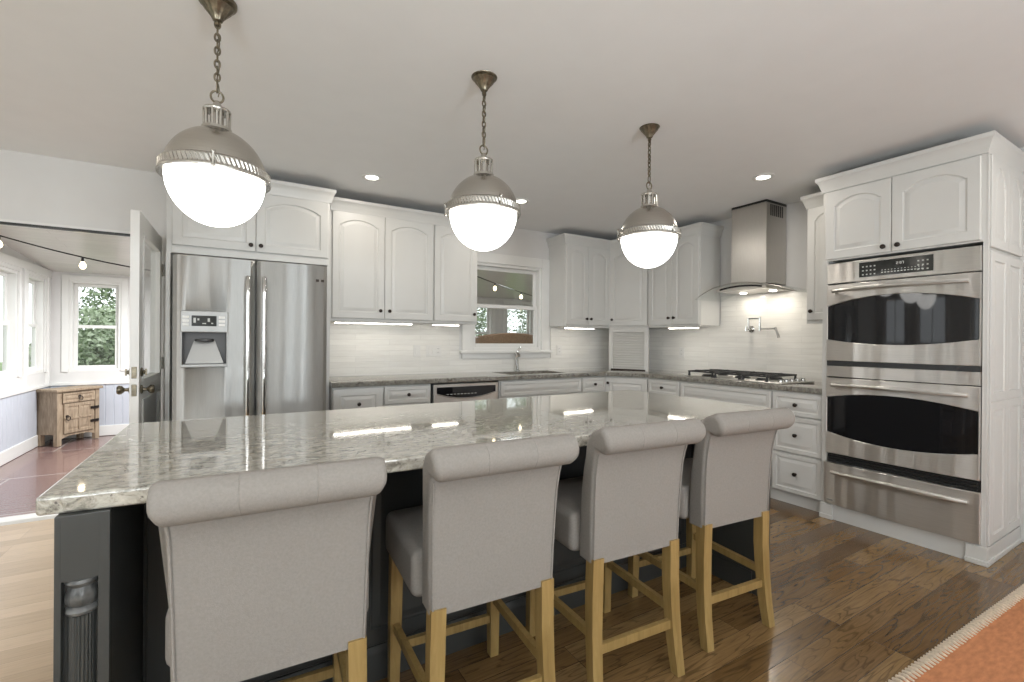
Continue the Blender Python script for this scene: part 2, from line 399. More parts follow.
def sash_window(name, axis, u0, u1, c0, c1, v0, v1, inner, casing=.07, mid=None, mull=0, sill=True, out=.02, offs=(.45, .25)):
    """frame + two sashes + glass in an opening; inner = coordinate of the room-side wall face, casing drawn there."""
    sgn = 1 if c1 > c0 else -1
    def bx(m, a, b, c, d, e, f, bev=.003):
        c, d = min(c, d), max(c, d)
        if axis == 'x': m.box(a, b, c, d, e, f, bev)
        else: m.box(c, d, a, b, e, f, bev)
    fr = MB(); t = .035
    bx(fr, u0, u0 + t, c0, c1, v0, v1); bx(fr, u1 - t, u1, c0, c1, v0, v1)
    bx(fr, u0 + t, u1 - t, c0, c1, v1 - t, v1); bx(fr, u0 + t, u1 - t, c0, c1, v0, v0 + t)
    root = struct(fr.build(name, 'trim'))
    mid = mid or (v0 + v1) / 2; s = .04
    for k, (a, b, off) in enumerate(((mid - .02, v1 - t, offs[0]), (v0 + t, mid + .02, offs[1]))):
        cc = c0 + (c1 - c0) * off; ce = cc + (c1 - c0) * .2
        m = MB()
        bx(m, u0 + t, u0 + t + s, cc, ce, a, b); bx(m, u1 - t - s, u1 - t, cc, ce, a, b)
        bx(m, u0 + t + s, u1 - t - s, cc, ce, a, a + s); bx(m, u0 + t + s, u1 - t - s, cc, ce, b - s, b)
        for q in range(mull):
            uu = u0 + t + s + (u1 - u0 - 2 * (t + s)) * (q + 1) / (mull + 1); bx(m, uu - .01, uu + .01, cc, ce, a + s, b - s)
        sh = m.build('sash', 'trim', root)
        g = MB(); mm = (cc + ce) / 2
        bx(g, u0 + t + s, u1 - t - s, mm - .002, mm + .002, a + s, b - s, 0); g.build('pane', 'glass', sh, smooth=False)
    if casing:
        m = MB(); o = inner - sgn * out
        bx(m, u0 - casing, u0 + .005, inner, o, v0, v1 + casing); bx(m, u1 - .005, u1 + casing, inner, o, v0, v1 + casing)
        bx(m, u0 + .005, u1 - .005, inner, o, v1 - .005, v1 + casing)
        m.build('casing', 'trim', root)
        if sill:
            m = MB(); bx(m, u0 - casing - .03, u1 + casing + .03, inner + sgn * .02, inner - sgn * .055, v0 - .03, v0 + .002, .006)
            bx(m, u0 - casing, u1 + casing, inner, inner - sgn * .018, v0 - .085, v0 - .03)
            m.build('sill', 'trim', root)
    return root
sash_window('window_1', 'x', WX0, WX1, YK, YK + .12, WZ0, WZ1, YK, .10, mid=1.62)
k = 2
for (a, b, c, d) in LW: sash_window('window_%d' % k, 'y', a, b, XL, XL - .12, c, d, XL, .08, mull=1); k += 1
for (a, b, c, d) in RW: sash_window('window_%d' % k, 'x', a, b, YB, YB - .12, c, d, YB, .08, mull=1); k += 1

# sunroom shell
def zs(y): return 2.34 - (y - YK) * (.285 / (SY1 - YK))
struct(MB().prism([(YK + .1, zs(YK + .1)), (SY1 + .1, zs(SY1 + .1)), (SY1 + .1, zs(SY1 + .1) + .06), (YK + .1, zs(YK + .1) + .06)], 'x', SX0 - .1, SX1 + .1).build('ceiling_sunroom', 'plank', smooth=False))
SLW = [(5.02, 5.55, .83, 1.94), (5.75, 6.78, .83, 1.94), (7.02, 7.55, .83, 1.94)]
wall_with_holes('wall_sunroom_left', 'y', YK + .12, SY1 + .1, SX0 - .1, SX0, 0, 2.3, SLW)
SBW = [(-1.80, -1.29, .82, 1.96), (-.6, .5, .5, 1.96), (.9, 2.2, .5, 1.96), (2.5, 3.4, .5, 1.96), (3.75, 4.15, .82, 1.96), (4.45, 5.05, .82, 1.96), (5.35, 5.95, .82, 1.96)]  # wide middle openings are unseen, added to brighten the sunroom
wall_with_holes('wall_sunroom_back', 'x', SX0, SX1, SY1, SY1 + .1, 0, 2.2, SBW)
wall_with_holes('wall_sunroom_right', 'y', YK + .12, SY1 + .1, SX1, SX1 + .1, 0, 2.3, [(4.7, 5.9, .3, 1.95), (6.2, 7.5, .3, 1.95)])  # unseen openings added to let more light into the sunroom
for (a, b, c, d) in SLW: sash_window('window_%d' % k, 'y', a, b, SX0, SX0 - .1, c, d, SX0, .06, mid=1.385, sill=False, out=.018, offs=(.66, .46)); k += 1
for (a, b, c, d) in SBW: sash_window('window_%d' % k, 'x', a, b, SY1, SY1 + .1, c, d, SY1, .06, mid=1.385, sill=False, out=.018, offs=(.66, .46)); k += 1
def wainscot(name, axis, a0, a1, face, sg):
    """beadboard below a chair rail: shallow v-grooves"""
    m = MB(); nb = int((a1 - a0) / .085); pts = [(a0, face)]
    for i in range(nb):
        u = a0 + (a1 - a0) * i / nb; v = a0 + (a1 - a0) * (i + 1) / nb
        pts += [(u + .004, face + sg * .012), (v - .004, face + sg * .012), (v, face + sg * .006)]
    pts += [(a1, face)]
    if axis == 'y': pts = [(q, p) for p, q in pts]
    m.prism(pts, 'z', .0, .66)
    return struct(m.build(name, 'wainscot', smooth=False))
wainscot('wall_sunroom_left_wainscot', 'y', YK + .12, SY1, SX0, 1)
wainscot('wall_sunroom_back_wainscot', 'x', SX0 + .02, SX1, SY1, -1)
m = MB(); m.box(SX0, SX0 + .03, YK + .12, SY1, .655, .69, .004); m.box(SX0, SX0 + .025, YK + .12, SY1, 0, .13, .006); m.box(SX0, SX0 + .03, YK + .12, SY1, 1.975, 2.06, .004)
for y in (5.65, 6.90, 7.62): m.box(SX0, SX0 + .03, y - .03, y + .03, .69, 1.975, .003)
struct(m.build('trim_2', 'trim'))
m = MB(); m.box(SX0 + .03, SX1, SY1 - .03, SY1, .655, .69, .004); m.box(SX0 + .03, SX1, SY1 - .025, SY1, 0, .13, .006)
struct(m.build('trim_3', 'trim'))
# kitchen door opening: jambs, header strip, threshold
m = MB(); m.box(DX0, DX0 + .02, YK - .01, YK + .13, 0, DZ); m.box(DX1 - .02, DX1, YK - .01, YK + .13, 0, DZ); m.box(DX0 + .02, DX1 - .02, YK - .01, YK + .13, DZ - .02, DZ)
m.box(DX0 - .07, DX0, YK - .018, YK, 0, DZ + .0); m.box(DX1, DX1 + .05, YK - .018, YK, 0, DZ)
tr = struct(m.build('trim_1', 'trim'))
MB().box(DX0 + .02, DX1 - .02, YK - .014, YK + .02, DZ - .036, DZ - .019).build('weather_strip', 'black', tr)
struct(MB().prism([(YK - .05, 0), (YK - .03, .018), (YK + .09, .018), (YK + .12, -.01), (YK - .05, -.01)], 'x', DX0 + .02, DX1 - .02, .003).build('threshold', 'trim'))

# open glazed door, hinged beside the fridge
dr = bpy.data.objects.new('door_1', None); COL.objects.link(dr); struct(dr)
dr.location = (DX1 - .012, YK - .03, .012); dr.rotation_euler = (0, 0, math.radians(-90.5))
dw, dh, dt = .86, 1.995, .045     # leaf runs along local x, thickness local y (-dt..0)
m = MB(); st = .105
m.box(0, st, -dt, 0, 0, dh, .003); m.box(dw - st, dw, -dt, 0, 0, dh, .003)
m.box(st, dw - st, -dt, 0, dh - .11, dh, .003); m.box(st, dw - st, -dt, 0, .0, .22, .003); m.box(st, dw - st, -dt, 0, .86, .97, .003)
for z0, z1 in ((.97, dh - .11), (.22, .86)):
    for a, b, c, d in ((st, st + .015, z0, z1), (dw - st - .015, dw - st, z0, z1), (st, dw - st, z0, z0 + .015), (st, dw - st, z1 - .015, z1)):
        m.box(a, b, -dt - .006, .006, c, d, .002)
leaf = m.build('door_frame', 'trim', dr)
MB().box(st + .01, dw - st - .01, -.025, -.02, .98, dh - .12).build('pane', 'door_glass', dr, smooth=False)
MB().box(st, dw - st, -.034, -.011, .22, .86).build('panel', 'trim', dr)
for z, nm in ((1.03, 'deadbolt'), (.925, 'door_knob')):
    for s in (1, -1):
        m = MB(); pr = [(0, 0), (.026, 0), (.028, .004), (.024, .009), (.011, .012)]
        pr += [(.009, .03), (.016, .036), (.026, .046), (.028, .056), (.022, .066), (0, .069)] if nm == 'door_knob' else [(.012, .018), (.006, .024), (0, .025)]
        mt = Tr((dw - .06, 0 if s > 0 else -dt, z)) @ Rot(-PI / 2 * s, 'X')
        m.lathe(pr, 20, mt)
        if nm == 'deadbolt': m.box(-.005, .005, -.02, .02, .02, .03, .002, mtx=mt)
        m.build(nm, 'nickel_dark', dr)
    MB().box(dw - .003, dw + .003, -dt + .01, -.01, z - .035, z + .035, .002).build('latch_plate', 'nickel_dark', dr)
for z in (.25, 1.05, 1.75):
    MB().tube([(.0, .008, z - .045), (.0, .008, z + .045)], .008, 8).build('hinge', 'nickel', dr)

# backsplash slabs (part of the walls, thin tiles)
m = MB()
m.box(.62, WX0 - .13, YK - .010, YK - .0005, .915, 1.43); m.box(WX1 + .13, XR, YK - .010, YK - .0005, .915, 1.43); m.box(WX0 - .13, WX1 + .13, YK - .010, YK - .0005, .915, WZ0 - .09)
struct(m.build('wall_back_tiles', 'splash_x', smooth=False))
m = MB(); m.box(XR - .010, XR - .0005, 1.70, YK - .01, .915, 1.43); m.box(XR - .010, XR - .0005, 1.99, 2.96, 1.43, 1.72)
struct(m.build('wall_right_tiles', 'splash_y', smooth=False))

# ------------------------------------------------------------------ cabinets
def panel_outline(x0, x1, z0, z1, rise, nt=28):
    pts = [(x0 + (x1 - x0) * i / 2, z0) for i in range(2)] + [(x1, z0 + (z1 - rise - z0) * i / 2) for i in range(2)]
    for i in range(nt):
        u = 1 - 2 * i / nt
        a = abs(u) / .93
        f = 0 if a >= 1 else (1 - a ** 2) ** .8
        pts.append(((x0 + x1) / 2 + u * (x1 - x0) / 2, z1 - rise + rise * f))
    pts += [(x0, z1 - rise - (z1 - rise - z0) * i / 2) for i in range(2)]
    return pts
def add_panel(mb, x0, x1, z0, z1, rail=.055, rise=0., t=.02, y=0., mtx=None, railx=None):
    rx = railx or rail
    def L(i, yy, inner):
        o = panel_outline(x0 + rx + i, x1 - rx - i, z0 + rail + i, z1 - rail - i, max(0, rise - i * .4)) if inner else panel_outline(x0 + i, x1 - i, z0 + i, z1 - i, 0)
        return [(p[0], yy, p[1]) for p in o]
    mb.loft([L(0, y, 0), L(0, y - t + .003, 0), L(.003, y - t, 0), L(0, y - t, 1), L(.004, y - t + .006, 1), L(.009, y - t + .0075, 1), L(.013, y - t + .0075, 1), L(.034, y - t + .0015, 1), L(.037, y - t + .001, 1)], mtx=mtx)
def knob_mb(r=.0155):
    return MB().lathe([(0, 0), (.009, 0), (.009, .002), (.0055, .005), (.0055, .013), (r * .8, .017), (r, .021), (r * .93, .026), (r * .5, .029), (0, .030)], 16, Rot(PI / 2, 'X'))
def add_front(root, kind, x0, x1, z0, z1, rise=0., knob=None, rail=.055, g=.002, rz=None, loc=None):
    m = MB(); add_panel(m, 0, x1 - x0 - 2 * g, 0, z1 - z0 - 2 * g, rail, rise)
    o = m.build(kind, 'cab', root); o.location = (x0 + g, 0, z0 + g) if loc is None else loc
    if rz is not None: o.rotation_euler = (0, 0, rz)
    if knob:
        kk = knob_mb().build('knob', 'bronze', o); kk.location = (knob[0] - x0 - g, -.02, knob[1] - z0 - g)
    return o
CROWN = [(0, 0), (.007, 0), (.009, .016), (.014, .026), (.018, .044), (.026, .066), (.034, .076), (.038, .082), (.038, .104), (0, .104)]
def crown(root, path, z, left=False, parentname='crown_molding'):
    MB().sweep(path, [(o, z + q) for o, q in CROWN], left).build(parentname, 'cab', root, ang=50)
RZ_R = -PI / 2     # cabinets on the right wall face -X
ZU0, ZU1 = 1.415, 2.33
def upper(label, loc, rz, wd, d, doors, z0=ZU0, z1=ZU1, rail_l=True):
    r = thing('upper_cabinet', label, 'cabinet', loc, rz, 'white wall cabinets')
    m = MB(); m.box(0, wd, .0, d, z0, z1, .002)
    m.box(.0, wd, -.004, .018, z0 - .012, z0 + .01, .002)
    m.build('cabinet_box', 'cab', r)
    for (x0, x1, kx, kz, rise) in doors: add_front(r, 'door', x0, x1, z0 + .012, z1 - .006, rise, (kx, kz))
    return r
CP0 = (0, -.0)
# back wall
r = upper('white two-door arched wall cabinet beside the fridge', (.655, 4.07, 0), 0, .911, .308, [(.015, .453, .413, 1.50, .05), (.453, .905, .493, 1.50, .05)])
crown(r, [(0, -.004), (.911, -.004)], ZU1 - .005)
r = upper('white single-door wall cabinet just left of the sink window', (1.566, 4.07, 0), 0, .455, .308, [(.005, .45, .41, 1.50, .05)])
crown(r, [(0, -.004), (.455, -.004), (.455, .308)], ZU1 - .005)
r = upper('white narrow two-door wall cabinet right of the sink window', (3.10, 4.07, 0), 0, .655, .308, [(.008, .322, .29, 1.50, .055), (.322, .65, .352, 1.50, .055)])
crown(r, [(0, .308), (0, -.004), (.655, -.004)], ZU1 - .005)
# diagonal corner
A, B = Vector((3.755, 4.07)), Vector((3.95, 3.645))
def diag_unit(name, label, cat, A, B, z0, z1, group=None):
    r = thing(name, label, cat, (A.x, A.y, 0), 0, group)
    L = (B - A).length; ang = math.atan2((B - A).y, (B - A).x)
    return r, L, ang
r, L, ang = diag_unit('upper_cabinet', 'white single-door wall cabinet set diagonally across the corner', 'cabinet', A, B, 0, 0, 'white wall cabinets')
poly = [(0, 0), (B.x - A.x, B.y - A.y), (XR - .012 - A.x, B.y - A.y), (XR - .012 - A.x, YK - .012 - A.y), (0, YK - .012 - A.y)]
MB().prism([(p[0] * 1 + .0, p[1]) for p in poly], 'z', ZU0 - .01, ZU1).build('cabinet_box', 'cab', r, smooth=False)
def on_diag(o, x, z, ang): o.location = (math.cos(ang) * x, math.sin(ang) * x, z); o.rotation_euler = (0, 0, ang)
o = add_front(r, 'door', .008, L - .008, ZU0 + .012, ZU1 - .006, .05, (.05, 1.50)); on_diag(o, .010, ZU0 + .014, ang)
crown(r, [(0, -.004), (B.x - A.x, B.y - A.y)], ZU1 - .005)
# appliance garage under it
r, L, ang = diag_unit('appliance_garage', 'white corner appliance garage with grey roll-up tambour on the counter', 'cabinet', A, B, 0, 0)
r.location = (A.x, A.y, .915)
RM = Rot(ang, 'Z'); GH = ZU0 - .012 - .915
m = MB(); m.box(0, .045, 0, .03, 0, GH, .002, mtx=RM); m.box(L - .045, L, 0, .03, 0, GH, .002, mtx=RM); m.box(.045, L - .045, 0, .03, GH - .05, GH, .002, mtx=RM)
m.build('frame', 'cab', r)
pts = []
ns = 16
for i in range(ns):
    a, b = GH * .0 + (GH - .05) * i / ns, (GH - .05) * (i + 1) / ns
    pts += [(.016, a + .002), (.012, a + .006), (.012, b - .004), (.016, b - .001)]
MB().prism(pts + [(.026, GH - .05), (.026, 0)], 'x', .045, L - .045, mtx=RM).build('tambour_door', pm('tambour_grey', (.52, .51, .48), .4, var=.02), r, smooth=False)
MB().box(.03, L - .03, -.012, .02, 0, .016, .003, mtx=RM).build('bottom_rail', 'bronze', r)
# right wall
r = upper('white two-door wall cabinet between the corner and the range hood', (3.95, 3.64, 0), RZ_R, .668, .308, [(.008, .334, .30, 1.50, .055), (.334, .662, .368, 1.50, .055)])
crown(r, [(0, -.004), (.668, -.004), (.668, .308)], ZU1 - .005)
r = upper('white narrow single-door wall cabinet between the hood and the ovens', (3.95, 1.975, 0), RZ_R, .272, .308, [(.006, .268, .045, 1.50, .05)])
crown(r, [(0, .308), (0, -.004), (.272, -.004)], ZU1 - .005)
# cabinet over the fridge with its side panels
r = thing('fridge_cabinet', 'white two-door cabinet above the fridge with tall side panels', 'cabinet', (-.42, 3.88, 0), 0)
m = MB(); m.box(0, 1.045, 0, .498, 1.83, ZU1, .002); m.build('cabinet_box', 'cab', r)
MB().box(.03, 1.03, -.02, .0, 1.83, 1.875, .004).build('valance', 'cab', r)
for x in (0, 1.02): MB().box(x, x + .025, -.02, .498, 0, 1.83, .002).build('side_panel', 'cab', r)
add_front(r, 'door', .03, .53, 1.885, ZU1 - .006, .05, (.498, 1.93)); add_front(r, 'door', .53, 1.03, 1.885, ZU1 - .006, .05, (.562, 1.93))
crown(r, [(0, .49), (0, -.004), (1.045, -.004), (1.045, .12)], ZU1 - .005)

# base cabinets
def base(label, loc, rz, wd, d, fronts, open_top=False):
    r = thing('base_cabinet', label, 'cabinet', loc, rz, 'white base cabinets')
    m = MB()
    if open_top:
        m.box(0, .018, 0, d, .09, .873); m.box(wd - .018, wd, 0, d, .09, .873); m.box(.018, wd - .018, d - .018, d, .09, .873); m.box(.018, wd - .018, 0, d - .018, .09, .108); m.box(.018, wd - .018, 0, .02, .108, .873)
    else: m.box(0, wd, 0, d, .09, .873, .002)
    m.build('cabinet_box', 'cab', r)
    MB().box(0, wd, .03, .05, 0, .09).build('toe_kick', 'cab', r)
    for f in fronts: add_front(r, *f)
    return r
d = .575
base('white full-height pull-out base cabinet beside the fridge', (.63, 3.79, 0), 0, .40, d, [('door', .005, .395, .10, .862, 0, (.2, .735))])
base('white base cabinet with one drawer left of the dishwasher', (1.03, 3.79, 0), 0, .41, d, [('drawer', .005, .405, .715, .862, 0, (.205, .79), .03), ('door', .005, .405, .10, .705, 0, (.36, .64))])
base('white sink base cabinet under the window', (2.118, 3.79, 0), 0, .99, d, [('false_front', .012, .985, .715, .862, 0, None, .03), ('door', .012, .497, .10, .705, 0, (.45, .64)), ('door', .497, .985, .10, .705, 0, (.54, .64))], True)
base('white narrow one-drawer base cabinet right of the sink', (3.108, 3.79, 0), 0, .345, d, [('drawer', .005, .335, .715, .862, 0, (.17, .79), .03), ('door', .005, .335, .10, .705, 0, (.05, .64))])
A2, B2 = Vector((3.455, 3.79)), Vector((3.66, 3.37))
r, L, ang = diag_unit('base_cabinet', 'white base cabinet with one door set diagonally in the corner', 'cabinet', A2, B2, 0, 0, 'white base cabinets')
MB().prism([(0, 0), (B2.x - A2.x, B2.y - A2.y), (XR - .01 - A2.x, B2.y - A2.y), (XR - .01 - A2.x, YK - .01 - A2.y), (0, YK - .01 - A2.y)], 'z', .09, .873).build('cabinet_box', 'cab', r, smooth=False)
MB().box(0, L, .03, .05, 0, .09, mtx=Rot(ang, 'Z')).build('toe_kick', 'cab', r)
o = add_front(r, 'door', .006, L - .006, .10, .862, 0, (.04, .80)); on_diag(o, .008, .102, ang)
base('white one-drawer base cabinet left of the cooktop', (3.66, 3.368, 0), RZ_R, .405, .60, [('drawer', .008, .40, .715, .862, 0, (.2, .79), .03), ('door', .008, .40, .10, .705, 0, (.05, .64))])
base('white wide base cabinet under the gas cooktop', (3.66, 2.963, 0), RZ_R, .885, .60, [('false_front', .005, .88, .695, .862, 0, None, .03), ('door', .005, .442, .10, .685, 0, (.40, .63)), ('door', .442, .88, .10, .685, 0, (.48, .63))])
base('white three-drawer base cabinet beside the wall ovens', (3.66, 2.078, 0), RZ_R, .375, .60, [('drawer', .006, .369, .69, .862, 0, (.187, .776), .03), ('drawer', .006, .369, .405, .682, 0, (.187, .545), .03), ('drawer', .006, .369, .10, .397, 0, (.187, .25), .03)])

# perimeter worktop with a sink cut-out
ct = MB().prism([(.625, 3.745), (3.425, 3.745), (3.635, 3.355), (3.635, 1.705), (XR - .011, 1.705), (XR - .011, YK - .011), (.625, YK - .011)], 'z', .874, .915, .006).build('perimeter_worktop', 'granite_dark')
tag(ct, 'speckled granite worktop running along the white wall cabinets', 'worktop')
cut(ct, MB().box(2.28, 2.98, 3.86, 4.24, .8, 1.0))
# sink
r = thing('sink', 'stainless undermount sink below the kitchen window', 'sink', (2.63, 4.05, .70))
m = MB()
for a in (('o', .36, .2, .172), ('b', .34, .18, 0)): pass
def rr(hx, hy, z, rad=.05, n=5):
    P = []
    for cx, cy, a0 in ((hx - rad, hy - rad, 0), (-hx + rad, hy - rad, PI / 2), (-hx + rad, -hy + rad, PI), (hx - rad, -hy + rad, 1.5 * PI)):
        P += [(cx + rad * math.cos(a0 + PI / 2 * i / n), cy + rad * math.sin(a0 + PI / 2 * i / n), z) for i in range(n + 1)]
    return P
m.loft([rr(.358, .198, .173), rr(.345, .185, .173), rr(.335, .175, .02), rr(.30, .14, .006), rr(.30, .14, 0), rr(.345, .185, .016), rr(.358, .198, .16)], False, False)
m.loft([rr(.30, .14, .006), rr(.05, .05, .004)], True, True)
m.build('basin', 'steel', r)
# faucet
r = thing('faucet', 'chrome pull-out kitchen faucet behind the sink', 'faucet', (2.64, 4.305, .915))
m = MB(); m.lathe([(0, 0), (.03, 0), (.03, .008), (.022, .014), (.021, .05), (.019, .13), (.022, .17), (.024, .2), (0, .205)], 20, Rot(-.1, 'Y')); m.build('body', 'chrome', r)
m = MB(); m.tube([(-.02, 0, .185), (-.045, -.05, .205), (-.07, -.11, .20), (-.085, -.16, .175)], [.017, .018, .02, .018], 12); m.build('spout', 'chrome', r)
m = MB(); m.tube([(-.015, 0, .20), (.01, .0, .23), (.03, -.01, .262)], [.011, .010, .008], 10); m.build('lever', 'chrome', r)
# dishwasher
r = thing('dishwasher', 'stainless dishwasher with black curved control panel', 'dishwasher', (1.448, 3.79, 0))
MB().box(.0, .66, .0, .56, .10, .868, .002).build('tub', 'black', r)
MB().box(.01, .65, -.025, .0, .11, .86, .006).build('door', 'steel', r)
n = 24
bot = [(.04 + .58 * i / n, .735 + .045 * (2 * i / n - 1) ** 2) for i in range(n + 1)]
MB().prism(bot + [(.62, .835), (.04, .835)], 'y', -.029, -.02).build('control_panel', 'black_glass', r)
MB().tube([(p[0], -.03, p[1] - .004) for p in bot], .005, 8).build('panel_lip', 'chrome', r)
for i in range(9): MB().box(.13 + i * .034, .15 + i * .034, -.0305, -.028, .768, .773).build('button', 'lettering', r)
MB().box(.03, .63, .03, .05, .0, .10).build('toe_kick', 'black', r)

# ------------------------------------------------------------------ tall oven cabinet (local x runs towards -Y, y into the wall)
OW = .843
r = thing('oven_cabinet', 'tall white cabinet housing the wall ovens, two arched doors on top', 'cabinet', (3.62, 1.702, 0), RZ_R)
D = .64
m = MB(); m.box(0, .034, 0, D, .105, ZU1); m.box(OW - .014, OW, 0, D, .105, ZU1); m.box(.034, OW - .014, 0, D, 1.83, ZU1); m.box(.034, OW - .014, D - .02, D, .105, 1.83); m.box(.034, OW - .014, .0, D - .02, .09, .112)
m.build('cabinet_box', 'cab', r, smooth=False)
m = MB(); m.box(.0, OW, .006, .03, 0, .09); m.box(-.004, .075, -.012, .03, 0, .105, .004); m.box(OW - .075, OW + .014, -.014, .03, 0, .105, .004)
m.box(OW - .0, OW + .014, .03, D, 0, .10, .004); m.box(-.006, .078, -.018, .0, 0, .03, .004); m.box(OW - .078, OW + .022, -.022, D, 0, .03, .006); m.build('plinth', 'cab', r)
add_front(r, 'door', .02, .408, 1.838, ZU1 - .012, .05, (.370, 1.875)); add_front(r, 'door', .408, OW - .02, 1.838, ZU1 - .012, .055, (.446, 1.875))
crown(r, [(0, D), (0, -.004), (OW, -.004), (OW, D)], ZU1 - .005)
# side panelling faces -Y world = local +x
SM = Tr((OW, 0, 0)) @ Rot(PI / 2, 'Z')
m = MB()
for (a, b) in ((.025, .325), (.325, .625)):
    add_panel(m, a, b, 1.80, ZU1 - .012, .05, .10, .016, mtx=SM)
m.build('upper_side_panel', 'cab', r)
m = MB()
for (a, b) in ((.025, .325), (.325, .625)):
    add_panel(m, a, b, .11, .92, .05, .0, .016, mtx=SM); add_panel(m, a, b, .92, 1.775, .05, .0, .016, mtx=SM)
m.build('lower_side_panel', 'cab', r)
MB().box(OW, OW + .008, 0, .022, .105, ZU1, .002).build('corner_stile', 'cab', r)

# double wall oven
def lens(x0, x1, zt, zb, bt, bb, n=28):
    """closed outline: bottom edge left->right bowed down by bb, top edge right->left bowed up by bt"""
    P = []
    for i in range(n + 1):
        u = 2 * i / n - 1; P.append((x0 + (x1 - x0) * i / n, zb - bb * (1 - u * u)))
    for i in range(n + 1):
        u = 1 - 2 * i / n; P.append((x1 + (x0 - x1) * i / n, zt + bt * (1 - u * u)))
    return P
def bow(x, x0, x1, b): u = (2 * (x - x0) / (x1 - x0) - 1); return b * (1 - u * u)
def oven_door(root, x0, x1, z0, z1, gt, gb, bt, bb, hz, name):
    n = 28; B = .014
    def Y(p, y): return (p[0], y - bow(p[0], x0, x1, B), p[1])
    outer = lens(x0, x1, z1, z0, 0, 0); gx0, gx1 = x0 + .004, x1 - .004
    inn = lens(gx0, gx1, gt, gb, bt, bb)
    inn2 = lens(gx0 + .004, gx1 - .004, gt - .003, gb + .003, bt, bb)
    m = MB(); m.loft([[(p[0], 0, p[1]) for p in outer], [Y(p, -.022) for p in outer], [Y(p, -.026) for p in lens(x0 + .003, x1 - .003, z1 - .003, z0 + .003, 0, 0)], [Y(p, -.026) for p in inn], [Y(p, -.021) for p in inn2]], True, False)
    o = m.build(name, 'steel', root)
    m = MB(); L = inn2; k = len(L) // 2
    lo, hi = L[:k], list(reversed(L[k:]))
    m.loft([[Y((a[0], a[1] + (b[1] - a[1]) * s), -.0215) for a, b in zip(lo, hi)] for s in (0, .5, 1)], False, False, closed=False)
    m.build('oven_glass', 'black_glass', o, ang=80)
    handle(o, x0 + .045, x1 - .045, hz)
    return o
def handle(parent, x0, x1, z, n=20, out=.062, r=.0135):
    m = MB(); path = []
    for i in range(n + 1):
        x = x0 + (x1 - x0) * i / n; path.append((x, -.045 - bow(x, x0, x1, .028), z + bow(x, x0, x1, .006)))
    m.tube(path, r, 12)
    for x in (x0 + .012, x1 - .012): m.tube([(x, -.018, z), (x, -.048, z)], .010, 10)
    return m.build('handle', 'steel', parent)
ov = thing('double_wall_oven', 'stainless double wall oven with two bowed black windows', 'oven', (3.62, 1.702, 0), RZ_R)
ox0, ox1 = .037, OW - .016
MB().box(ox0 + .004, ox1 - .004, .0, .55, .475, 1.80).build('oven_body', 'black', ov)
m = MB(); outer = lens(ox0, ox1, 1.806, 1.664, 0, 0)
m.loft([[(p[0], 0, p[1]) for p in outer], [(p[0], -.018 - bow(p[0], ox0, ox1, .012), p[1]) for p in outer], [(p[0], -.022 - bow(p[0], ox0, ox1, .012), p[1]) for p in lens(ox0 + .003, ox1 - .003, 1.803, 1.667, 0, 0)]])
cp = m.build('control_panel', 'steel', ov)
m = MB(); a, b = ox0 + .20, ox1 - .205
def yb(x, e=.0): return -.0225 - bow(x, ox0, ox1, .012) - e
def curved_plate(x0, x1, z0, z1, e, n=10):
    return MB().loft([[(x0 + (x1 - x0) * i / n, yb(x0 + (x1 - x0) * i / n, e), z) for i in range(n + 1)] for z in (z0, z1)], False, False, closed=False)
dp = curved_plate(a, b, 1.69, 1.788, .001).build('display', 'screen', cp, smooth=False)
mk = MB()
def glyph(mb, x, z, w_, h_): 
    mb.box(x, x + w_, yb(x, .0022), yb(x, .0012), z, z + h_)
for i in range(4):
    for j in range(3): glyph(mk, a + .018 + i * .022, 1.702 + j * .026, .009, .008)
for i in range(13): glyph(mk, a + .125 + i * .017, 1.706, .010, .006); glyph(mk, a + .127 + i * .017, 1.722, .006, .004)
for i in range(3):
    for j in range(3): glyph(mk, b - .075 + i * .022, 1.702 + j * .026, .009, .008)
mk.build('button_markings', 'lettering', dp, smooth=False)
mk = MB(); xx = (a + b) / 2 + .012     # clock digits 2:07 as seven-segment bars
def seg7(x, z, on, w_=.0085, h_=.016, t=.0026):
    S = {'a': (0, w_, h_ - t, h_), 'g': (0, w_, h_ / 2 - t / 2, h_ / 2 + t / 2), 'd': (0, w_, 0, t), 'f': (0, t, h_ / 2, h_), 'b': (w_ - t, w_, h_ / 2, h_), 'e': (0, t, 0, h_ / 2), 'c': (w_ - t, w_, 0, h_ / 2)}
    for c in on:
        q = S[c]; mk.box(x + q[0], x + q[1], yb(x, .0024), yb(x, .0012), z + q[2], z + q[3])
seg7(xx, 1.752, 'abged'); mk.box(xx + .0125, xx + .015, yb(xx, .0024), yb(xx, .0012), 1.756, 1.759); mk.box(xx + .0125, xx + .015, yb(xx, .0024), yb(xx, .0012), 1.763, 1.766)
seg7(xx + .018, 1.752, 'abcdef'); seg7(xx + .030, 1.752, 'abc')
mk.build('clock_digits', pm('clock_white', (.85, .88, .85), .4, var=.01), dp, smooth=False)
oven_door(ov, ox0, ox1, 1.124, 1.656, 1.508, 1.272, .06, .036, 1.612, 'upper_door')
m = MB(); outer = lens(ox0, ox1, 1.090, 1.012, 0, 0)
m.loft([[(p[0], 0, p[1]) for p in outer], [(p[0], -.018 - bow(p[0], ox0, ox1, .012), p[1]) for p in outer], [(p[0], -.022 - bow(p[0], ox0, ox1, .012), p[1]) for p in lens(ox0 + .003, ox1 - .003, 1.087, 1.015, 0, 0)]])
m.build('middle_trim', 'steel', ov)
MB().box(ox0 + .002, ox1 - .002, -.02, 0, 1.090, 1.124).build('vent_gap', 'black', ov)
oven_door(ov, ox0, ox1, .475, 1.006, .868, .622, .045, .045, .955, 'lower_door')
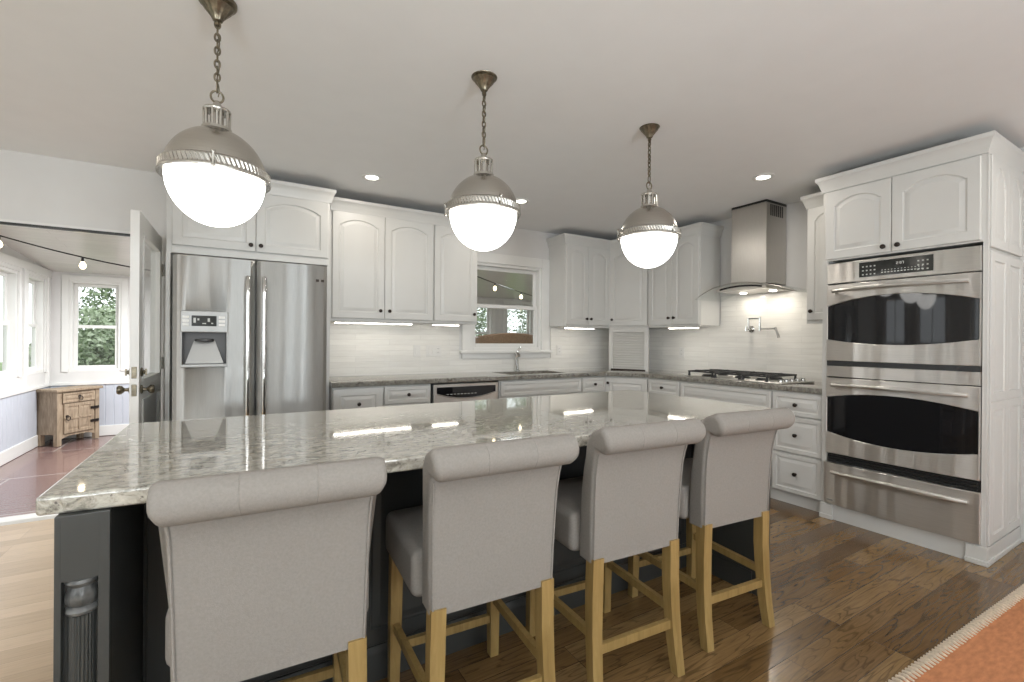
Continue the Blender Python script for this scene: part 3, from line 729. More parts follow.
# warming drawer
r = thing('warming_drawer', 'stainless warming drawer below the double oven', 'drawer', (3.62, 1.702, 0), RZ_R)
MB().box(ox0 + .004, ox1 - .004, 0, .5, .118, .465).build('drawer_box', 'black', r)
m = MB()
for z in (.420, .438, .456): m.box(ox0 + .01, ox1 - .01, -.016, .0, z - .005, z + .005, .002)
m.build('vent_louvres', 'black', r)
m = MB(); outer = lens(ox0 - .012, ox1 + .004, .408, .118, 0, 0)
m.loft([[(p[0], 0, p[1]) for p in outer], [(p[0], -.022 - bow(p[0], ox0, ox1, .014), p[1]) for p in outer], [(p[0], -.026 - bow(p[0], ox0, ox1, .014), p[1]) for p in lens(ox0 - .009, ox1 + .001, .405, .121, 0, 0)]])
dd = m.build('drawer_front', 'steel', r)
handle(dd, ox0 + .045, ox1 - .045, .345)
MB().box(ox0 + .012, ox0 + .05, -.031, -.026, .140, .150, .001).build('nameplate', 'grey_plastic', dd)

# ------------------------------------------------------------------ fridge
fr = thing('refrigerator', 'stainless side-by-side refrigerator with ice and water dispenser', 'refrigerator', (.10, 3.45, 0))
MB().box(-.445, .44, .085, .86, .03, 1.745, .006).build('fridge_body', pm('fridge_side_grey', (.55, .55, .54), .4, var=.03), fr)
def fdoor(x0, x1, z0, z1, bulge=.03):
    n = 18; pts = [(x1, .075), (x0, .075)]
    for i in range(n + 1):
        u = i / n; q = 2 * u - 1
        e = min(1, (1 - abs(q)) / .07); rd = (1 - math.sqrt(max(0, 1 - (1 - e) ** 2))) * .018
        pts.append((x0 + (x1 - x0) * u, .012 - bulge * .0 - .012 * (1 - q * q) + rd))
    return MB().prism(pts, 'z', z0, z1, .003)
zf0, zf1 = .09, 1.762
ld = fdoor(-.445, -.004, zf0, zf1).build('freezer_door', 'steel_fridge', fr, ang=40)
cut(ld, MB().box(-.395, -.160, -.05, .055, 1.085, 1.29))
rd_ = fdoor(.004, .442, zf0, zf1).build('fridge_door', 'steel_fridge', fr, ang=40)
for x in (-.045, .047):
    m = MB(); path = []
    for i in range(25):
        s = i / 24; z = .70 + .95 * s; e = min(1, min(s, 1 - s) / .07); path.append((x, -.008 - .045 * math.sin(e * PI / 2), z))
    m.tube(path, .0135, 12); m.build('handle', 'chrome', ld if x < 0 else rd_)
dsp = MB()
dsp.box(-.402, -.153, -.012, .012, 1.285, 1.42, .008); dsp.box(-.402, -.393, -.01, .01, 1.075, 1.29, .003); dsp.box(-.162, -.153, -.01, .01, 1.075, 1.29, .003); dsp.box(-.402, -.153, -.01, .012, 1.068, 1.088, .004)
ds = dsp.build('dispenser', 'grey_plastic', ld)
MB().box(-.345, -.215, -.0145, -.011, 1.325, 1.39, .002).build('display', 'screen', ds)
for sx in (-.392, -.204):
    for j in range(3): MB().box(sx, sx + .034, -.0145, -.011, 1.325 + j * .024, 1.341 + j * .024, .002).build('button', 'white_plastic', ds)
m = MB()
for i, (x, z, w_, h_) in enumerate(((-.335, 1.345, .012, .03), (-.315, 1.36, .01, .012), (-.29, 1.338, .02, .006), (-.262, 1.352, .012, .022), (-.243, 1.34, .01, .006))): m.box(x, x + w_, -.0155, -.0145, z, z + h_)
m.build('display_icons', 'lettering', ds, smooth=False)
m = MB()     # sloped back of the recess, like a chute
m.loft([[(-.393, .05, 1.288), (-.162, .05, 1.288), (-.162, .05, 1.088), (-.393, .05, 1.088)], [(-.393, .054, 1.288), (-.162, .054, 1.288), (-.162, .054, 1.088), (-.393, .054, 1.088)]])
m.box(-.3945, -.391, -.004, .054, 1.088, 1.288); m.box(-.164, -.1605, -.004, .054, 1.088, 1.288); m.box(-.391, -.164, -.004, .054, 1.2865, 1.2895)
m.build('recess_back', 'dispenser', ds, smooth=False)
m = MB(); m.loft([[(-.335, .045, 1.235), (-.225, .045, 1.235), (-.178, .01, 1.092), (-.378, .01, 1.092)], [(-.335, .05, 1.235), (-.225, .05, 1.235), (-.178, .052, 1.092), (-.378, .052, 1.092)]]); m.build('paddle', 'grey_plastic', ds, smooth=False)
MB().lathe([(.03, 0), (.048, .004), (.052, .012), (.048, .02), (.03, .022)], 24, ring=True, mtx=Tr((-.28, .02, 1.225)) @ Matrix.Diagonal((1, .5, 1, 1))).build('nozzle_ring', 'black', ds)
MB().box(-.40, .40, .06, .085, .02, .09).build('base_grille', 'black', fr)
for x in (.375, .408): MB().box(x - .010, x + .010, -.002, .006, 1.648, 1.666, .002).build('badge', 'bronze', rd_)

# ------------------------------------------------------------------ range hood
hd = thing('range_hood', 'stainless chimney range hood with curved glass canopy', 'range hood', (XR - .012, 2.475, 1.70))
hx = -.31
MB().box(hx, 0, -.165, .165, .07, .782, .002).build('chimney', 'steel_hood', hd)
m = MB()
for i in range(7): m.box(hx + .055 + i * .030, hx + .073 + i * .030, -.1665, -.160, .665, .765)
m.build('vent_slots', 'black', hd, smooth=False)
m = MB(); m.loft([[(hx, -.166, .775), (0, -.166, .775), (0, .166, .775), (hx, .166, .775)], [(hx, -.166, .797), (0, -.166, .797), (0, .166, .797), (hx, .166, .797)]]); m.build('top_band', 'black', hd, smooth=False)  # thin black band between chimney and ceiling
def garc(y): return .066 - .105 * (y / .47) ** 2
def fronty(y): return -.50 + .09 * (y / .47) ** 2
NY = 28; tops = []
loops = []
for e in (0, .008):
    pass
m = MB(); sec = []
for i in range(NY + 1):
    y = -.475 + .95 * i / NY; z = garc(y); fx = fronty(y)
    sec.append([(fx, y, z), (-.002, y, z), (-.002, y, z + .008), (fx, y, z + .008)])
m.loft(sec); m.build('glass_canopy', 'hood_glass', hd, ang=20)
m = MB()
for i in range(NY):
    pass
edge = [(fronty(-.475 + .95 * i / NY) - .002, -.475 + .95 * i / NY, garc(-.475 + .95 * i / NY) + .004) for i in range(NY + 1)]
MB().tube(edge, .0042, 8).build('canopy_edge', 'steel_hood', hd)
bd = []
for i in range(13):
    y = -.235 + .47 * i / 12; bd.append([(-.43, y, garc(y) - .004), (-.43, y, .012), (-.002, y, .012), (-.002, y, garc(y) - .004)])
MB().loft(bd).build('hood_body', 'steel_hood', hd, smooth=False)
MB().loft([[(-.4315, -.2 + .4 * i / 8, garc(-.2 + .4 * i / 8) - .010) for i in range(9)], [(-.4315, -.2 + .4 * i / 8, garc(-.2 + .4 * i / 8) - .026) for i in range(9)]], False, False, closed=False).build('control_strip', 'black_glass', hd, smooth=False)
for y in (-.14, .14):
    MB().lathe([(0, 0), (.03, 0), (.03, -.004), (0, -.004)], 20, Tr((-.16, y, .0115))).build('hood_lamp', 'can', hd)
    area_lamp('hood_light', (XR - .17, 2.475 + y, 1.705), .06, .9, (1, .92, .8))
# ------------------------------------------------------------------ cooktop
ck = thing('gas_cooktop', 'stainless gas cooktop with black cast iron grates', 'cooktop', (3.95, 2.50, .9155))
MB().box(-.25, .25, -.47, .47, 0, .009, .004).build('tray', 'steel', ck)
for (x, y, s) in ((-.11, .30, .045), (.12, .30, .036), (0, .02, .055), (-.11, -.22, .036), (.12, -.22, .045)):
    m = MB(); m.lathe([(0, .008), (s + .012, .008), (s + .01, .016), (s, .018), (s, .024), (s * .8, .030), (0, .031)], 24, Tr((x, y, 0))); m.build('burner', 'black', ck)
for gy0, gy1 in ((.165, .44), (-.10, .16), (-.34, -.105)):
    m = MB(); zt = .060; a = .007
    for x in (-.215, .215): m.box(x - a, x + a, gy0, gy1, zt - .014, zt, .004)
    for y in (gy0 + a, gy1 - a): m.box(-.215, .215, y - a, y + a, zt - .014, zt, .004)
    cy = (gy0 + gy1) / 2
    m.box(-.008, .008, gy0, gy1, zt - .014, zt, .004)
    for x in (-.11, .11):
        m.box(x - .09, x - .03, cy - a, cy + a, zt - .014, zt + .004, .004); m.box(x + .03, x + .09, cy - a, cy + a, zt - .014, zt + .004, .004)
        m.box(x - a, x + a, gy0, cy - .035, zt - .014, zt + .004, .004); m.box(x - a, x + a, cy + .035, gy1, zt - .014, zt + .004, .004)
    for x in (-.215, .215):
        for y in (gy0 + .012, gy1 - .012): m.tube([(x, y, .008), (x, y, zt - .006)], [.013, .008], 8)
    m.build('grate', 'iron', ck)
for i in range(5):
    m = MB(); m.lathe([(0, 0), (.018, 0), (.019, .004), (.016, .018), (0, .020)], 18, Tr((-.18 + .085 * i, -.42, .009))); m.box(-.003, .003, -.015, .015, .018, .026, .001, mtx=Tr((-.18 + .085 * i, -.42, .009))); m.build('control_knob', 'chrome', ck)
# pot filler on the wall above the cooktop
pf = thing('pot_filler', 'chrome folding pot filler tap on the wall above the cooktop', 'tap', (XR - .011, 2.63, 1.375))
MB().lathe([(0, 0), (.032, 0), (.032, .006), (.02, .012), (.012, .016), (.012, .06), (0, .06)], 20, Rot(-PI / 2, 'Y')).build('wall_flange', 'chrome', pf)
m = MB(); m.tube([(-.05, 0, -.02), (-.05, 0, .105)], .010, 10); m.tube([(-.05, .002, .10), (-.065, -.12, .10)], .008, 10); m.tube([(-.065, -.12, .115), (-.065, -.12, -.02)], .010, 10); m.build('lower_arm', 'chrome', pf)
m = MB(); m.tube([(-.065, -.12, 0), (-.085, -.28, .0)], .008, 10); m.tube([(-.085, -.275, .012), (-.086, -.29, -.03), (-.088, -.305, -.06), (-.09, -.31, -.085)], [.010, .010, .011, .013], 10); m.build('upper_arm', 'chrome', pf)
m = MB(); m.tube([(-.05, 0, 0), (-.09, 0, .0)], .007, 8); m.tube([(-.09, 0, -.02), (-.09, 0, .03)], .006, 8); m.build('valve_handle', 'chrome', pf)
# outlets
def plate(label, loc, rz, gangs, kind):
    r = thing('wall_plate', label, 'outlet', loc, rz)
    wd = .046 * gangs + .026
    MB().box(-wd / 2, wd / 2, -.006, 0, -.058, .058, .004).build('cover', 'white_plastic', r)
    for g in range(gangs):
        x = (g - (gangs - 1) / 2) * .046
        if kind[g] == 's': MB().box(x - .016, x + .016, -.010, -.005, -.033, .033, .003).build('rocker', 'white_plastic', r)
        else:
            m = MB(); m.box(x - .017, x + .017, -.008, -.005, .006, .034, .004); m.box(x - .017, x + .017, -.008, -.005, -.034, -.006, .004)
            o = m.build('receptacle', 'white_plastic', r)
            m = MB()
            for z in (.02, -.02):
                for q in (-.006, .006): m.box(x + q - .0012, x + q + .0012, -.0085, -.0075, z - .002, z + .007)
            m.build('slots', 'black', o, smooth=False)
plate('white single switch plate on the tiles, left of the triple plate', (1.515, YK - .0105, 1.14), 0, 1, 's')
plate('white triple switch and outlet plate left of the sink window', (1.69, YK - .0105, 1.14), 0, 3, 'ssr')
plate('white outlet plate on the tiles right of the sink window', (3.25, YK - .0105, 1.14), 0, 1, 'r')
plate('white outlet plate on the right wall near the corner garage', (XR - .0105, 3.44, 1.13), RZ_R, 1, 'r')
# strip lights under the wall cabinets
def strip(label, loc, rz, L):
    r = thing('under_cabinet_light', label, 'light', loc, rz, None)
    MB().box(0, L, 0, .035, -.004, .018, .002).build('housing', 'white_plastic', r)
    MB().box(.005, L - .005, .004, .031, -.009, -.003, .002).build('diffuser', 'strip', r)
ZS = ZU0 - .0185
strip('long lit strip light under the two-door cabinet beside the fridge', (.70, 4.10, ZS), 0, .68)
strip('short lit strip light under the single-door cabinet left of the window', (1.58, 4.10, ZS), 0, .27)
strip('lit strip light under the narrow cabinet right of the window', (3.14, 4.10, ZS), 0, .42)
strip('lit strip light under the cabinet beside the range hood', (3.98, 3.40, ZS), RZ_R, .37)

# ------------------------------------------------------------------ island
IX0, IX1, IY0, IY1 = -.362, 2.335, 1.268, 2.31
ipts = [(IX1, IY1), (IX0, IY1)] + [(IX0 + (IX1 - IX0) * i / 24, IY0 + .062 * (2 * i / 24 - 1) ** 2) for i in range(25)]
tag(MB().prism(ipts, 'z', .874, .915, .008, 3).build('island_worktop', 'granite'), 'large polished granite worktop on the charcoal island', 'worktop')
isl = thing('kitchen_island', 'charcoal painted kitchen island with fluted corner posts under granite', 'island', (0, 0, 0))
BX0, BX1, BY0, BY1 = -.235, 2.20, 1.715, 2.25
m = MB(); m.box(BX0, BX1, BY0, BY1, .0, .8735); m.build('island_body', 'island', isl, smooth=False)
# framed back panels under the overhang
xs = [BX0 + .01, .36, .97, 1.58, BX1 - .01]
for a, b in zip(xs, xs[1:]):
    m = MB(); add_panel(m, a, b, .13, .868, .06, 0, .018, BY0); m.build('back_panel', 'island', isl)
m = MB(); m.sweep([(BX0, BY0), (BX1, BY0)], [(.0, 0), (.022, 0), (.022, .095), (.016, .108), (.012, .122), (.0, .13)]); m.build('baseboard', 'island', isl)
for sx in (0, 1):
    x0, x1 = (-.327, -.237) if sx == 0 else (2.203, 2.293)
    m = MB(); m.box(x0, x1, IY0 + .062, BY1, .0, .8735, .003); 
    ep = m.build('end_panel', 'island', isl)
    # corner post face: stiles, raised block with curved foot, fluted half column with capital
    yf = IY0 + .062
    m = MB(); m.box(x0, x0 + .012, yf - .020, yf, 0, .8735, .002); m.box(x1 - .020, x1, yf - .020, yf, 0, .8735, .002)
    xc = (x0 + .012 + x1 - .020) / 2; hw = .031
    pts = [(xc - hw, .8735), (xc + hw, .8735), (xc + hw, .735)] + [(xc + hw - 2 * hw * i / 10, .735 - .006 * math.sin(PI * i / 10)) for i in range(1, 10)] + [(xc - hw, .735)]
    m.prism(pts, 'y', yf - .020, yf, .002); m.box(xc - .029, xc + .029, yf - .020, yf, 0, .13, .003)
    pp = m.build('corner_post', 'island', isl)
    def half(prof, n, fn=None): return MB().lathe(prof, n, Tr((xc, yf + .001, 0)), fn)
    half([(0, .735), (.026, .733), (.029, .727), (.026, .720), (.022, .717), (.026, .705), (.028, .694), (.026, .682), (.022, .676), (.027, .672), (.029, .666), (.026, .659), (.022, .657), (0, .655)], 40, lambda r, z, th: r * (1 + (.05 * math.cos(9 * th) if .677 < z < .716 else 0))).build('capital', pm('worn_charcoal', (.10, .10, .095), .3, var=.5, scale=40), pp)
    half([(0, .656), (.0235, .656), (.0235, .15), (.027, .145), (.027, .132), (0, .131)], 96, lambda r, z, th: r - (.0022 * (.5 + .5 * math.cos(22 * th)) if z > .149 else 0)).build('fluted_column', 'island', pp, ang=60)
for a, b in ((2.196, 2.2035), (-.2365, -.229)): MB().box(a, b, IY0 + .08, BY0 - .022, 0, .11, .003).build('side_baseboard', 'island', isl)

# ------------------------------------------------------------------ counter stools (front is +y)
def stool_proto(label):
    r = thing('counter_stool', label, 'stool', (0, 0, 0), 0, 'upholstered counter stools at the island')
    # upholstered back, side profile lofted across the width
    ir, orr = .045, .05
    prof = [(-.203, .480), (-.207, .60), (-.212, .70), (-.220, .79), (-.231, .842), (-.238, .868)]
    cx, cz, R = -.268, .922, .046
    for i in range(15):
        a = math.radians(-62 - (282 - 0) * i / 14 * .0) if False else math.radians(-50 - i * 15.5)
        prof.append((cx + R * math.cos(a), cz + R * math.sin(a)))
    # from the top of the roll forward and down the inner face
    prof += [(-.222, .946), (-.192, .908), (-.165, .858), (-.150, .80), (-.136, .72), (-.128, .64), (-.122, .56), (-.122, .480)]
    n = len(prof); C = Vector((sum(p[0] for p in prof) / n, sum(p[1] for p in prof) / n))
    # inward normals
    def inset(k, dlt):
        a, b = Vector(prof[(k - 1) % n]), Vector(prof[(k + 1) % n]); t = (b - a).normalized(); nn = Vector((-t.y, t.x))
        return Vector(prof[k]) + nn * dlt
    area = sum(prof[i][0] * prof[(i + 1) % n][1] - prof[(i + 1) % n][0] * prof[i][1] for i in range(n))
    sgn = 1 if area > 0 else -1
    st = []
    for s in (-1, -.992, -.97, -.93): st.append((s, {-1: .020, -.992: .011, -.97: .004, -.93: 0}[s]))
    st += [(-.6, 0), (-.345, 0), (-.335, .0), (-.33, .0012), (-.325, 0), (-.31, 0), (0, 0), (.31, 0), (.325, 0), (.33, .0012), (.335, 0), (.345, 0), (.6, 0)]
    for s in (.93, .97, .992, 1): st.append((s, {1: .020, .992: .011, .97: .004, .93: 0}[s]))
    loops = []
    for s, dl in st:
        L = []
        for k_ in range(n):
            z = prof[k_][1]; ee = dl
            if abs(abs(s) - .33) < .001 and z < .885: ee = 0
            q = inset(k_, sgn * ee)
            hw = .203 + .010 * max(0, (z - .5) / .4) + (.014 * max(0, min(1, (z - .86) / .05)))
            L.append((s * hw, q.x, q.y))
        loops.append(L)
    b = MB().loft(loops).build('backrest', 'fabric', r, ang=70)
    for s in (-1, 1):
        path = []
        for (y, z) in prof[:6]:
            hw = .203 + .010 * max(0, (z - .5) / .4) + (.014 * max(0, min(1, (z - .86) / .05))); path.append((s * (hw - .009), y - .001, z))
        MB().tube(path, .0032, 6).build('piping', 'fabric', b)
    # seat: rounded cushion block
    t = bmesh.new(); bmesh.ops.create_cube(t, size=1)
    for v in t.verts: v.co = Vector((v.co.x * .455, .068 + v.co.y * .375, .5605 + v.co.z * .145))
    bmesh.ops.bevel(t, geom=t.edges[:], offset=.028, segments=4, profile=.5, affect='EDGES')
    bmesh.ops.subdivide_edges(t, edges=[e for e in t.edges if e.calc_length() > .15], cuts=7, use_grid_fill=True)
    for v in t.verts:
        if v.co.z > .60: v.co.z += .022 * max(0, 1 - (v.co.x / .228) ** 2) * max(0, 1 - ((v.co.y - .068) / .19) ** 2)
    m = MB(); m.add(t); m.build('seat', 'fabric', r, ang=60)
    # legs
    def leg(path, sz):
        m = MB(); L = []
        for (x, y, z), s in zip(path, sz):
            L.append([(x - s, y - s, z), (x + s, y - s, z), (x + s, y + s, z), (x - s, y + s, z)])
        m.loft(L); return m.build('leg', 'legwood', r, smooth=False)
    for s in (-1, 1):
        leg([(s * .178, -.188, .50), (s * .180, -.186, .36), (s * .183, -.190, .24), (s * .186, -.200, .12), (s * .189, -.218, .0)], (.022, .022, .021, .020, .018))
        leg([(s * .192, .217, .50), (s * .195, .221, .25), (s * .197, .225, 0)], (.021, .020, .017))
        MB().loft([[(s * a_ - .010, y_, .215), (s * a_ + .010, y_, .215), (s * a_ + .010, y_, .245), (s * a_ - .010, y_, .245)] for a_, y_ in ((.184, -.185), (.195, .21))]).build('stretcher', 'legwood', r)
    MB().box(-.178, .178, .212, .232, .135, .165, .002).build('stretcher', 'legwood', r)
    MB().box(-.168, .168, -.204, -.184, .165, .198, .002).build('stretcher', 'legwood', r)
    return r
SX = [(.092, 1.395), (.672, 1.395), (1.260, 1.395), (1.856, 1.395)]
SL = ['cream rolled-back counter stool nearest the fluted corner post, cropped at the bottom',
      'cream rolled-back counter stool, second along from the fluted corner post',
      'cream rolled-back counter stool, third along from the fluted corner post',
      'cream rolled-back counter stool at the far end, beside the white three-drawer cabinet']
s0 = stool_proto(SL[0]); s0.location = (*SX[0], 0); s0.rotation_euler = (0, 0, math.radians(-2.5))
for i in (1, 2, 3): copy_thing(s0, (*SX[i], 0), SL[i], math.radians((-2.5, -3, -4, -5)[i]))

# ------------------------------------------------------------------ pendants
def pendant(label, loc):
    r = thing('pendant_light', label, 'pendant lamp', loc, 0, 'globe pendants above the island')   # origin = globe centre
    R = .166; H = ZC - loc[2]
    pr = [(R * math.sin(a), 1.07 * R * math.cos(a)) for a in [math.radians(14 + 76 * i / 18) for i in range(19)]]
    MB().lathe([(0, pr[0][1])] + pr + [(R - .004, -.002), (0, -.002)], 48).build('dome_shade', 'nickel', r, ang=50)
    t = MB(); n = 432
    def rope(rr_, z, th): return rr_ + .0026 * math.sin(72 * th + z * 170) * (1 if .0 < z < .03 else 0)
    t.lathe([(R - .004, -.012), (R + .012, -.012), (R + .014, -.006), (R + .012, .0)] + [(R + .009, .002 + .0045 * i) for i in range(7)] + [(R + .008, .031), (R + .004, .036), (R - .006, .038)], n, None, rope)
    t.build('rope_band', 'nickel', r, ang=60)
    g = [( (R - .006) * math.cos(a), -1.12 * (R - .006) * math.sin(a)) for a in [math.radians(4 + 86 * i / 20) for i in range(20)]]
    MB().lathe([(0, -.011)] + g + [(0, -1.12 * (R - .006))], 48).build('glass_globe', 'globe', r, ang=60)
    for k_ in range(3):
        a = k_ * 2 * PI / 3 + .5
        MB().lathe([(0, -.03), (.005, -.028), (.007, -.022), (.0045, -.017), (.0045, .02), (.008, .026), (.006, .033), (0, .036)], 10, Tr(((R + .014) * math.cos(a), (R + .014) * math.sin(a), .012))).build('thumb_screw', 'nickel', r)
    z0 = R * 1.035
    c = MB(); c.lathe([(0, z0), (.05, z0), (.048, z0 + .012), (.04, z0 + .014), (0, z0 + .016)], 24); c.lathe([(0, z0 + .070), (.044, z0 + .070), (.046, z0 + .075), (.044, z0 + .080), (.016, z0 + .084), (.014, z0 + .10), (.008, z0 + .112), (0, z0 + .114)], 24)
    for k_ in range(10):
        a = 2 * PI * k_ / 10; c.tube([(.040 * math.cos(a), .040 * math.sin(a), z0 + .012), (.041 * math.cos(a), .041 * math.sin(a), z0 + .072)], .0045, 8)
    c.lathe([(0, z0 + .01), (.022, z0 + .01), (.022, z0 + .072), (0, z0 + .072)], 16)
    c.build('cage_neck', 'nickel', r)
    # chain
    c = MB(); zt = H - .085; zb = z0 + .110
    c.tube([(.020 * math.cos(2 * PI * i / 20), 0, zb + .018 + .022 * math.sin(2 * PI * i / 20)) for i in range(20)], .0038, 8, True)
    zz = zb + .034; j = 0
    sizes = [.046]
    while zz < zt - .002:
        Ln = .048 if j == 0 else .031; wd = .0085
        P = []
        for i in range(16):
            a = 2 * PI * i / 16; u, v = wd * math.cos(a), (Ln / 2) * math.sin(a)
            P.append((u, 0, zz + Ln / 2 + v) if j % 2 else (0, u, zz + Ln / 2 + v))
        c.tube(P, .0034, 6, True); zz += Ln - .0065; j += 1
    c.build('chain', 'nickel_dark', r)
    MB().tube([(.003 + .004 * math.sin(i * 1.3), .004 * math.cos(i * 1.3), zb + .02 + (zt - zb) * i / 16) for i in range(17)], .0022, 6).build('cord', 'nickel_dark', r)
    MB().lathe([(0, H - .095), (.006, H - .093), (.011, H - .086), (.009, H - .078), (.016, H - .074), (.022, H - .060), (.034, H - .044), (.047, H - .028), (.052, H - .022), (.051, H - .018), (.060, H - .014), (.063, H - .009), (.063, H - .0005), (0, H - .0005)], 48, None, lambda q, z, th: q * (1 + (.05 * math.cos(12 * th) if H - .07 < z < H - .025 else 0))).build('ceiling_canopy', 'nickel_dark', r)
    return r
p0 = pendant('nickel globe pendant hanging nearest, in front of the refrigerator', (-.071, 2.03, 1.845))
copy_thing(p0, (1.001, 1.955, 1.856), 'nickel globe pendant hanging left of the sink window')
copy_thing(p0, (2.062, 1.905, 1.860), 'nickel globe pendant hanging in front of the corner wall cabinets')

# recessed ceiling lamps and added fill
def can(label, loc):
    r = thing('recessed_light', label, 'ceiling light', loc)
    MB().lathe([(.045, -.001), (.075, -.001), (.075, -.006), (.055, -.009), (.045, -.004)], 32, ring=True).build('trim_ring', 'trim', r)
    MB().lathe([(0, -.003), (.046, -.003), (.046, -.0015), (0, -.0015)], 32).build('lens', 'can', r)
    area_lamp('recessed_or_fill_lamp', (loc[0], loc[1], loc[2] - .012), .09, CAN_W)
can('lit recessed ceiling light above the wall cabinet beside the fridge', (.88, 3.60, ZC))
can('lit recessed ceiling light just right of the middle pendant', (2.173, 3.505, ZC))
can('lit recessed ceiling light in front of the range hood', (3.405, 2.02, ZC))
for (x, y) in ((-1.6, 2.6), (-1.8, .4), (.4, -.6), (2.3, -.6), (3.5, .2), (-.6, -2.2), (2.6, -2.2)):
    area_lamp('recessed_or_fill_lamp', (x, y, ZC - .012), .09, CAN_W)  # unseen fill lamps added to light the room

# ------------------------------------------------------------------ rug
rg = thing('rug', 'terracotta wool rug with cream whipstitched edge on dark floor', 'rug', (0, 0, 0))
RX0, RX1, RY0, RY1 = 1.2, 3.95, -1.3, .735
th = math.radians(-2.2)
RMx = Tr((2.07, .735, 0)) @ Rot(th, 'Z') @ Tr((-2.07, -.735, 0))
MB().box(RX0, RX1, RY0, RY1 - .02, 0.0005, .010, .003, mtx=RMx).build('rug_field', 'rug', rg)
m = MB(); random.seed(3)
x = RX0
while x < RX1:
    m.tube([(x, RY1 - .044 + random.uniform(-.002, .002), .0085), (x + .004, RY1 - .02, .0125), (x + .008, RY1 + .003, .005)], [.005, .0072, .006], 6, mtx=RMx); x += random.uniform(.0245, .0275)
o = m.build('stitched_edge', 'rug_edge', rg); o['kind'] = 'stuff'
m = MB()
def curl(cx, cy, s, m):
    P = [(cx + s * math.cos(a) * (1 - a / 9), cy + s * math.sin(a) * (1 - a / 9), .0105) for a in [i * .45 for i in range(15)]]
    m.tube(P, .007, 6, mtx=RMx @ Tr((0, 0, 0)), flat=.3)
curl(3.41, RY1 - .14, .036, m)
m.build('border_motif', 'rug_edge', rg)

# ------------------------------------------------------------------ sunroom furniture
ch = thing('rustic_cabinet', 'small rustic pine cabinet with iron ring pulls in the sunroom corner', 'cabinet', (-1.76, 7.14, 0), math.atan2(.40, .29))
cw, cd, chh = .49, .26, .65
m = MB()
for x in (0, cw - .05):
    for y in (0, cd - .05): m.box(x, x + .05, y, y + .05, 0, chh - .03, .004)
m.box(.05, cw - .05, .015, .03, .12, chh - .03, .002); m.box(.0, cw, .04, cd, .13, chh - .03, .002); m.prism([(.05, .12), (.05, .07), (.13, .10), (cw - .13, .10), (cw - .05, .07), (cw - .05, .12)], 'y', .012, .03)
m.build('case', 'rustic', ch)
MB().box(-.025, cw + .025, -.025, cd + .01, chh - .03, chh, .006).build('top', 'rustic', ch)
m = MB(); add_panel(m, .06, cw - .06, .485, .60, .02, 0, .018, .012); dw_ = m.build('drawer', 'rustic', ch)
m = MB()
add_panel(m, .075, cw - .075, .13, .475, .035, 0, .016, .012)
m.box(.075, cw - .075, -.012, .0, .29, .315, .003); m.box(cw / 2 - .012, cw / 2 + .012, -.012, 0, .16, .45, .003)
dd_ = m.build('door', 'rustic', ch)
def ring(px, pz, par):
    m = MB(); m.lathe([(0, 0), (.018, 0), (.016, .005), (.006, .008), (.005, .016), (0, .018)], 14, Tr((px, -.006, pz)) @ Rot(PI / 2, 'X'))
    m.tube([(px + .022 * math.cos(2 * PI * i / 18), -.024, pz - .022 + .022 * math.sin(2 * PI * i / 18)) for i in range(18)], .0045, 8, True); m.build('ring_pull', 'bronze', par)
ring(cw / 2, .55, dw_); ring(.105, .33, dd_)
for z in (.235, .395): MB().box(cw - .115, cw - .015, -.014, -.002, z - .016, z + .016, .003).build('strap_hinge', 'bronze', ch)
# string lights
sl = thing('string_lights', 'black string lights with small bulbs draped across the sunroom ceiling', 'string lights', (0, 0, 0))
def sagpt(a, b, s, sag): return (a[0] + (b[0] - a[0]) * s, a[1] + (b[1] - a[1]) * s, a[2] + (b[2] - a[2]) * s - sag * 4 * s * (1 - s))
cA, cB = (-1.93, 5.2, 2.165), (-.72, 5.2, 1.78)
cA, cB = (-1.94, 5.2, 2.13), (1.6, 5.2, 1.95)
def cable(a, b, sag, bulbs, root, lit=True):
    MB().tube([sagpt(a, b, i / 24, sag) for i in range(25)], .006, 6).build('cable', 'cord', root)
    for s in bulbs:
        p = sagpt(a, b, s, sag)
        sk = MB().lathe([(0, .0), (.006, -.002), (.010, -.010), (.011, -.035), (0, -.037)], 12, Tr(p)).build('socket', 'cord', root)
        MB().lathe([(0, -.035), (.009, -.038), (.020, -.058), (.023, -.074), (.018, -.091), (.008, -.099), (0, -.101)], 16, Tr(p)).build('bulb', 'bulb', sk)
cable((SX0 + .002, 5.2, 2.165), (1.0, 5.2, 1.90), .20, (.118, .285, .46, .64, .82), sl)
s2 = thing('string_lights', 'black string lights seen through the kitchen sink window', 'string lights', (0, 0, 0))
cable((1.6, YK + .121, 2.14), (6.2, SY1 - .002, 2.02), .10, (.12, .3, .46, .64, .8), s2)
# wicker sofa behind the sink window
sf = thing('wicker_sofa', 'brown high-backed wicker sofa seen through the sink window', 'sofa', (3.55, 6.35, 0), 0)
MB().box(-.85, .85, -.40, .40, .08, .42, .03).build('frame', 'wicker', sf)
m = MB(); pts = [(-.85 + 1.7 * i / 20, 1.26 + .10 * math.sin(PI * i / 20)) for i in range(21)]
m.prism([(-.85, .3)] + pts + [(.85, .3)], 'y', -.44, -.34, .02); m.build('back', 'wicker', sf)
for sx_ in (-.78, .78):
    for sy_ in (-.33, .33): MB().lathe([(0, .1), (.028, .1), (.02, 0), (0, 0)], 12, Tr((sx_, sy_, 0))).build('leg', 'wicker', sf)
for s in (-1, 1): MB().box(s * .85 - .06, s * .85 + .06, -.4, .38, .1, .72, .03).build('arm', 'wicker', sf)
for s in (-.4, .4): MB().box(s - .38, s + .38, -.33, .38, .42, .56, .04).build('seat_cushion', 'cushion', sf)
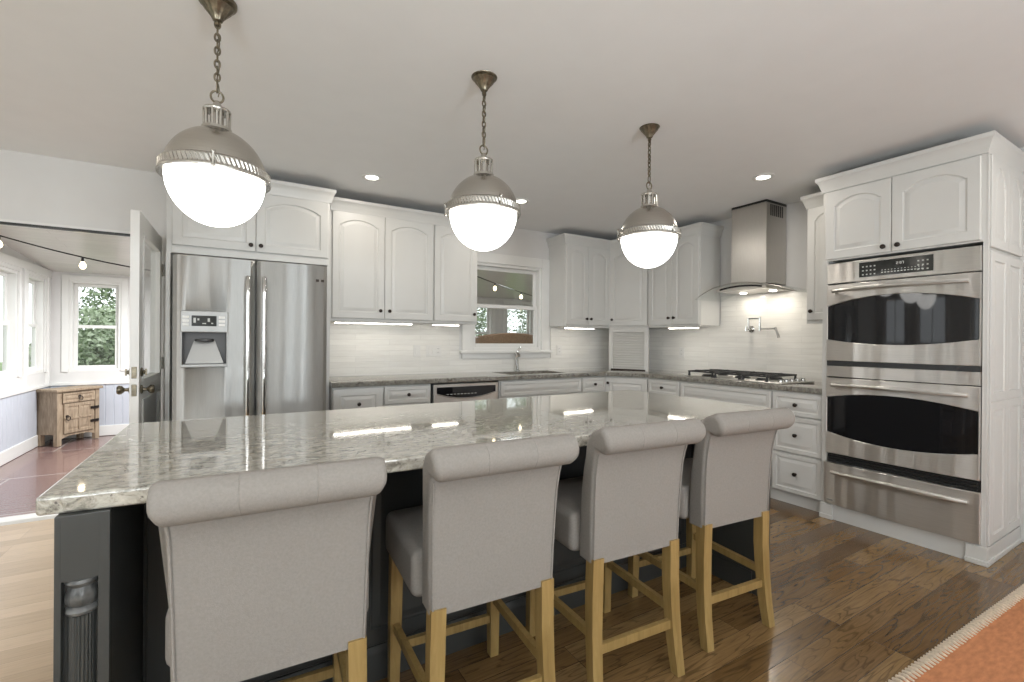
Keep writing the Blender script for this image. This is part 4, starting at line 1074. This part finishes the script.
tag(MB().box(3.75, 4.25, 6.02, 6.2, .565, 1.30, .07, 3).build('throw_pillow', 'cushion'), 'rust cushion propped on the wicker sofa behind the window', 'cushion')

# ------------------------------------------------------------------ outdoors beyond the sunroom
struct(MB().box(-30, 30, 3, 40, -.5, -.30).build('ground', 'lawn', smooth=False))
struct(MB().box(-30, 30, -30, 3, -.5, -.15).build('ground_bounce', pm('pale_bounce_ground', (.62, .60, .56), .8, var=.05), smooth=False))  # unseen pale ground added to bounce daylight up to the ceiling
def tree(label, loc, h, rad, mat, seed, n=20000, leaf=.052):
    r = thing('tree', label, 'tree', loc, 0, 'trees outside the sunroom')
    rnd = random.Random(seed); bm = bmesh.new()
    blobs = [(rnd.uniform(-.6, .6) * rad, rnd.uniform(-.6, .6) * rad, h * rnd.uniform(.08, .95), rad * rnd.uniform(.4, .65)) for _ in range(14)]
    for i in range(n):
        bx_, by_, bz_, br_ = blobs[i % len(blobs)]
        v = Vector((rnd.gauss(0, 1), rnd.gauss(0, 1), rnd.gauss(0, 1))).normalized() * br_ * rnd.uniform(.72, 1.05)
        c = Vector((bx_, by_, bz_)) + v
        a = Vector((rnd.gauss(0, 1), rnd.gauss(0, 1), rnd.gauss(0, 1))).normalized(); b = a.orthogonal().normalized(); s = leaf * rnd.uniform(.6, 1.3)
        vs = [bm.verts.new(c + a * s), bm.verts.new(c + b * s * .45), bm.verts.new(c - a * s * .7), bm.verts.new(c - b * s * .45)]
        bm.faces.new(vs)
    me = bpy.data.meshes.new('foliage'); bm.to_mesh(me); bm.free(); me.materials.append(MAT[mat])
    o = bpy.data.objects.new('foliage', me); COL.objects.link(o); o.parent = r
    MB().tube([(0, 0, -.25), (.05, .03, h * .4), (0, 0, h * .85)], [.14, .1, .04], 10).build('trunk', 'bark', r)
TL = [('green leafy tree outside the left half of the sunroom back window', (-2.25, 13.2, 0), 4.2, 1.45, 'leaf', 1), ('pale green bush low outside the sunroom back window', (-1.85, 10.4, 0), 1.6, 1.0, 'leaf_pale', 2),
      ('green tree outside the left wall windows of the sunroom', (-7.2, 8.8, 0), 3.0, 1.5, 'leaf_pale', 3), ('pale tree farther back outside the left sunroom windows', (-8.3, 12.6, 0), 3.8, 1.6, 'leaf', 4),
      ('leafy tree outside, seen through the left part of the sink window', (5.0, 11.4, 0), 3.6, 1.5, 'leaf', 5), ('pale leafy tree outside, seen through the right part of the sink window', (8.3, 11.2, 0), 3.6, 1.5, 'leaf_pale', 6)]
for a in TL: tree(*a)
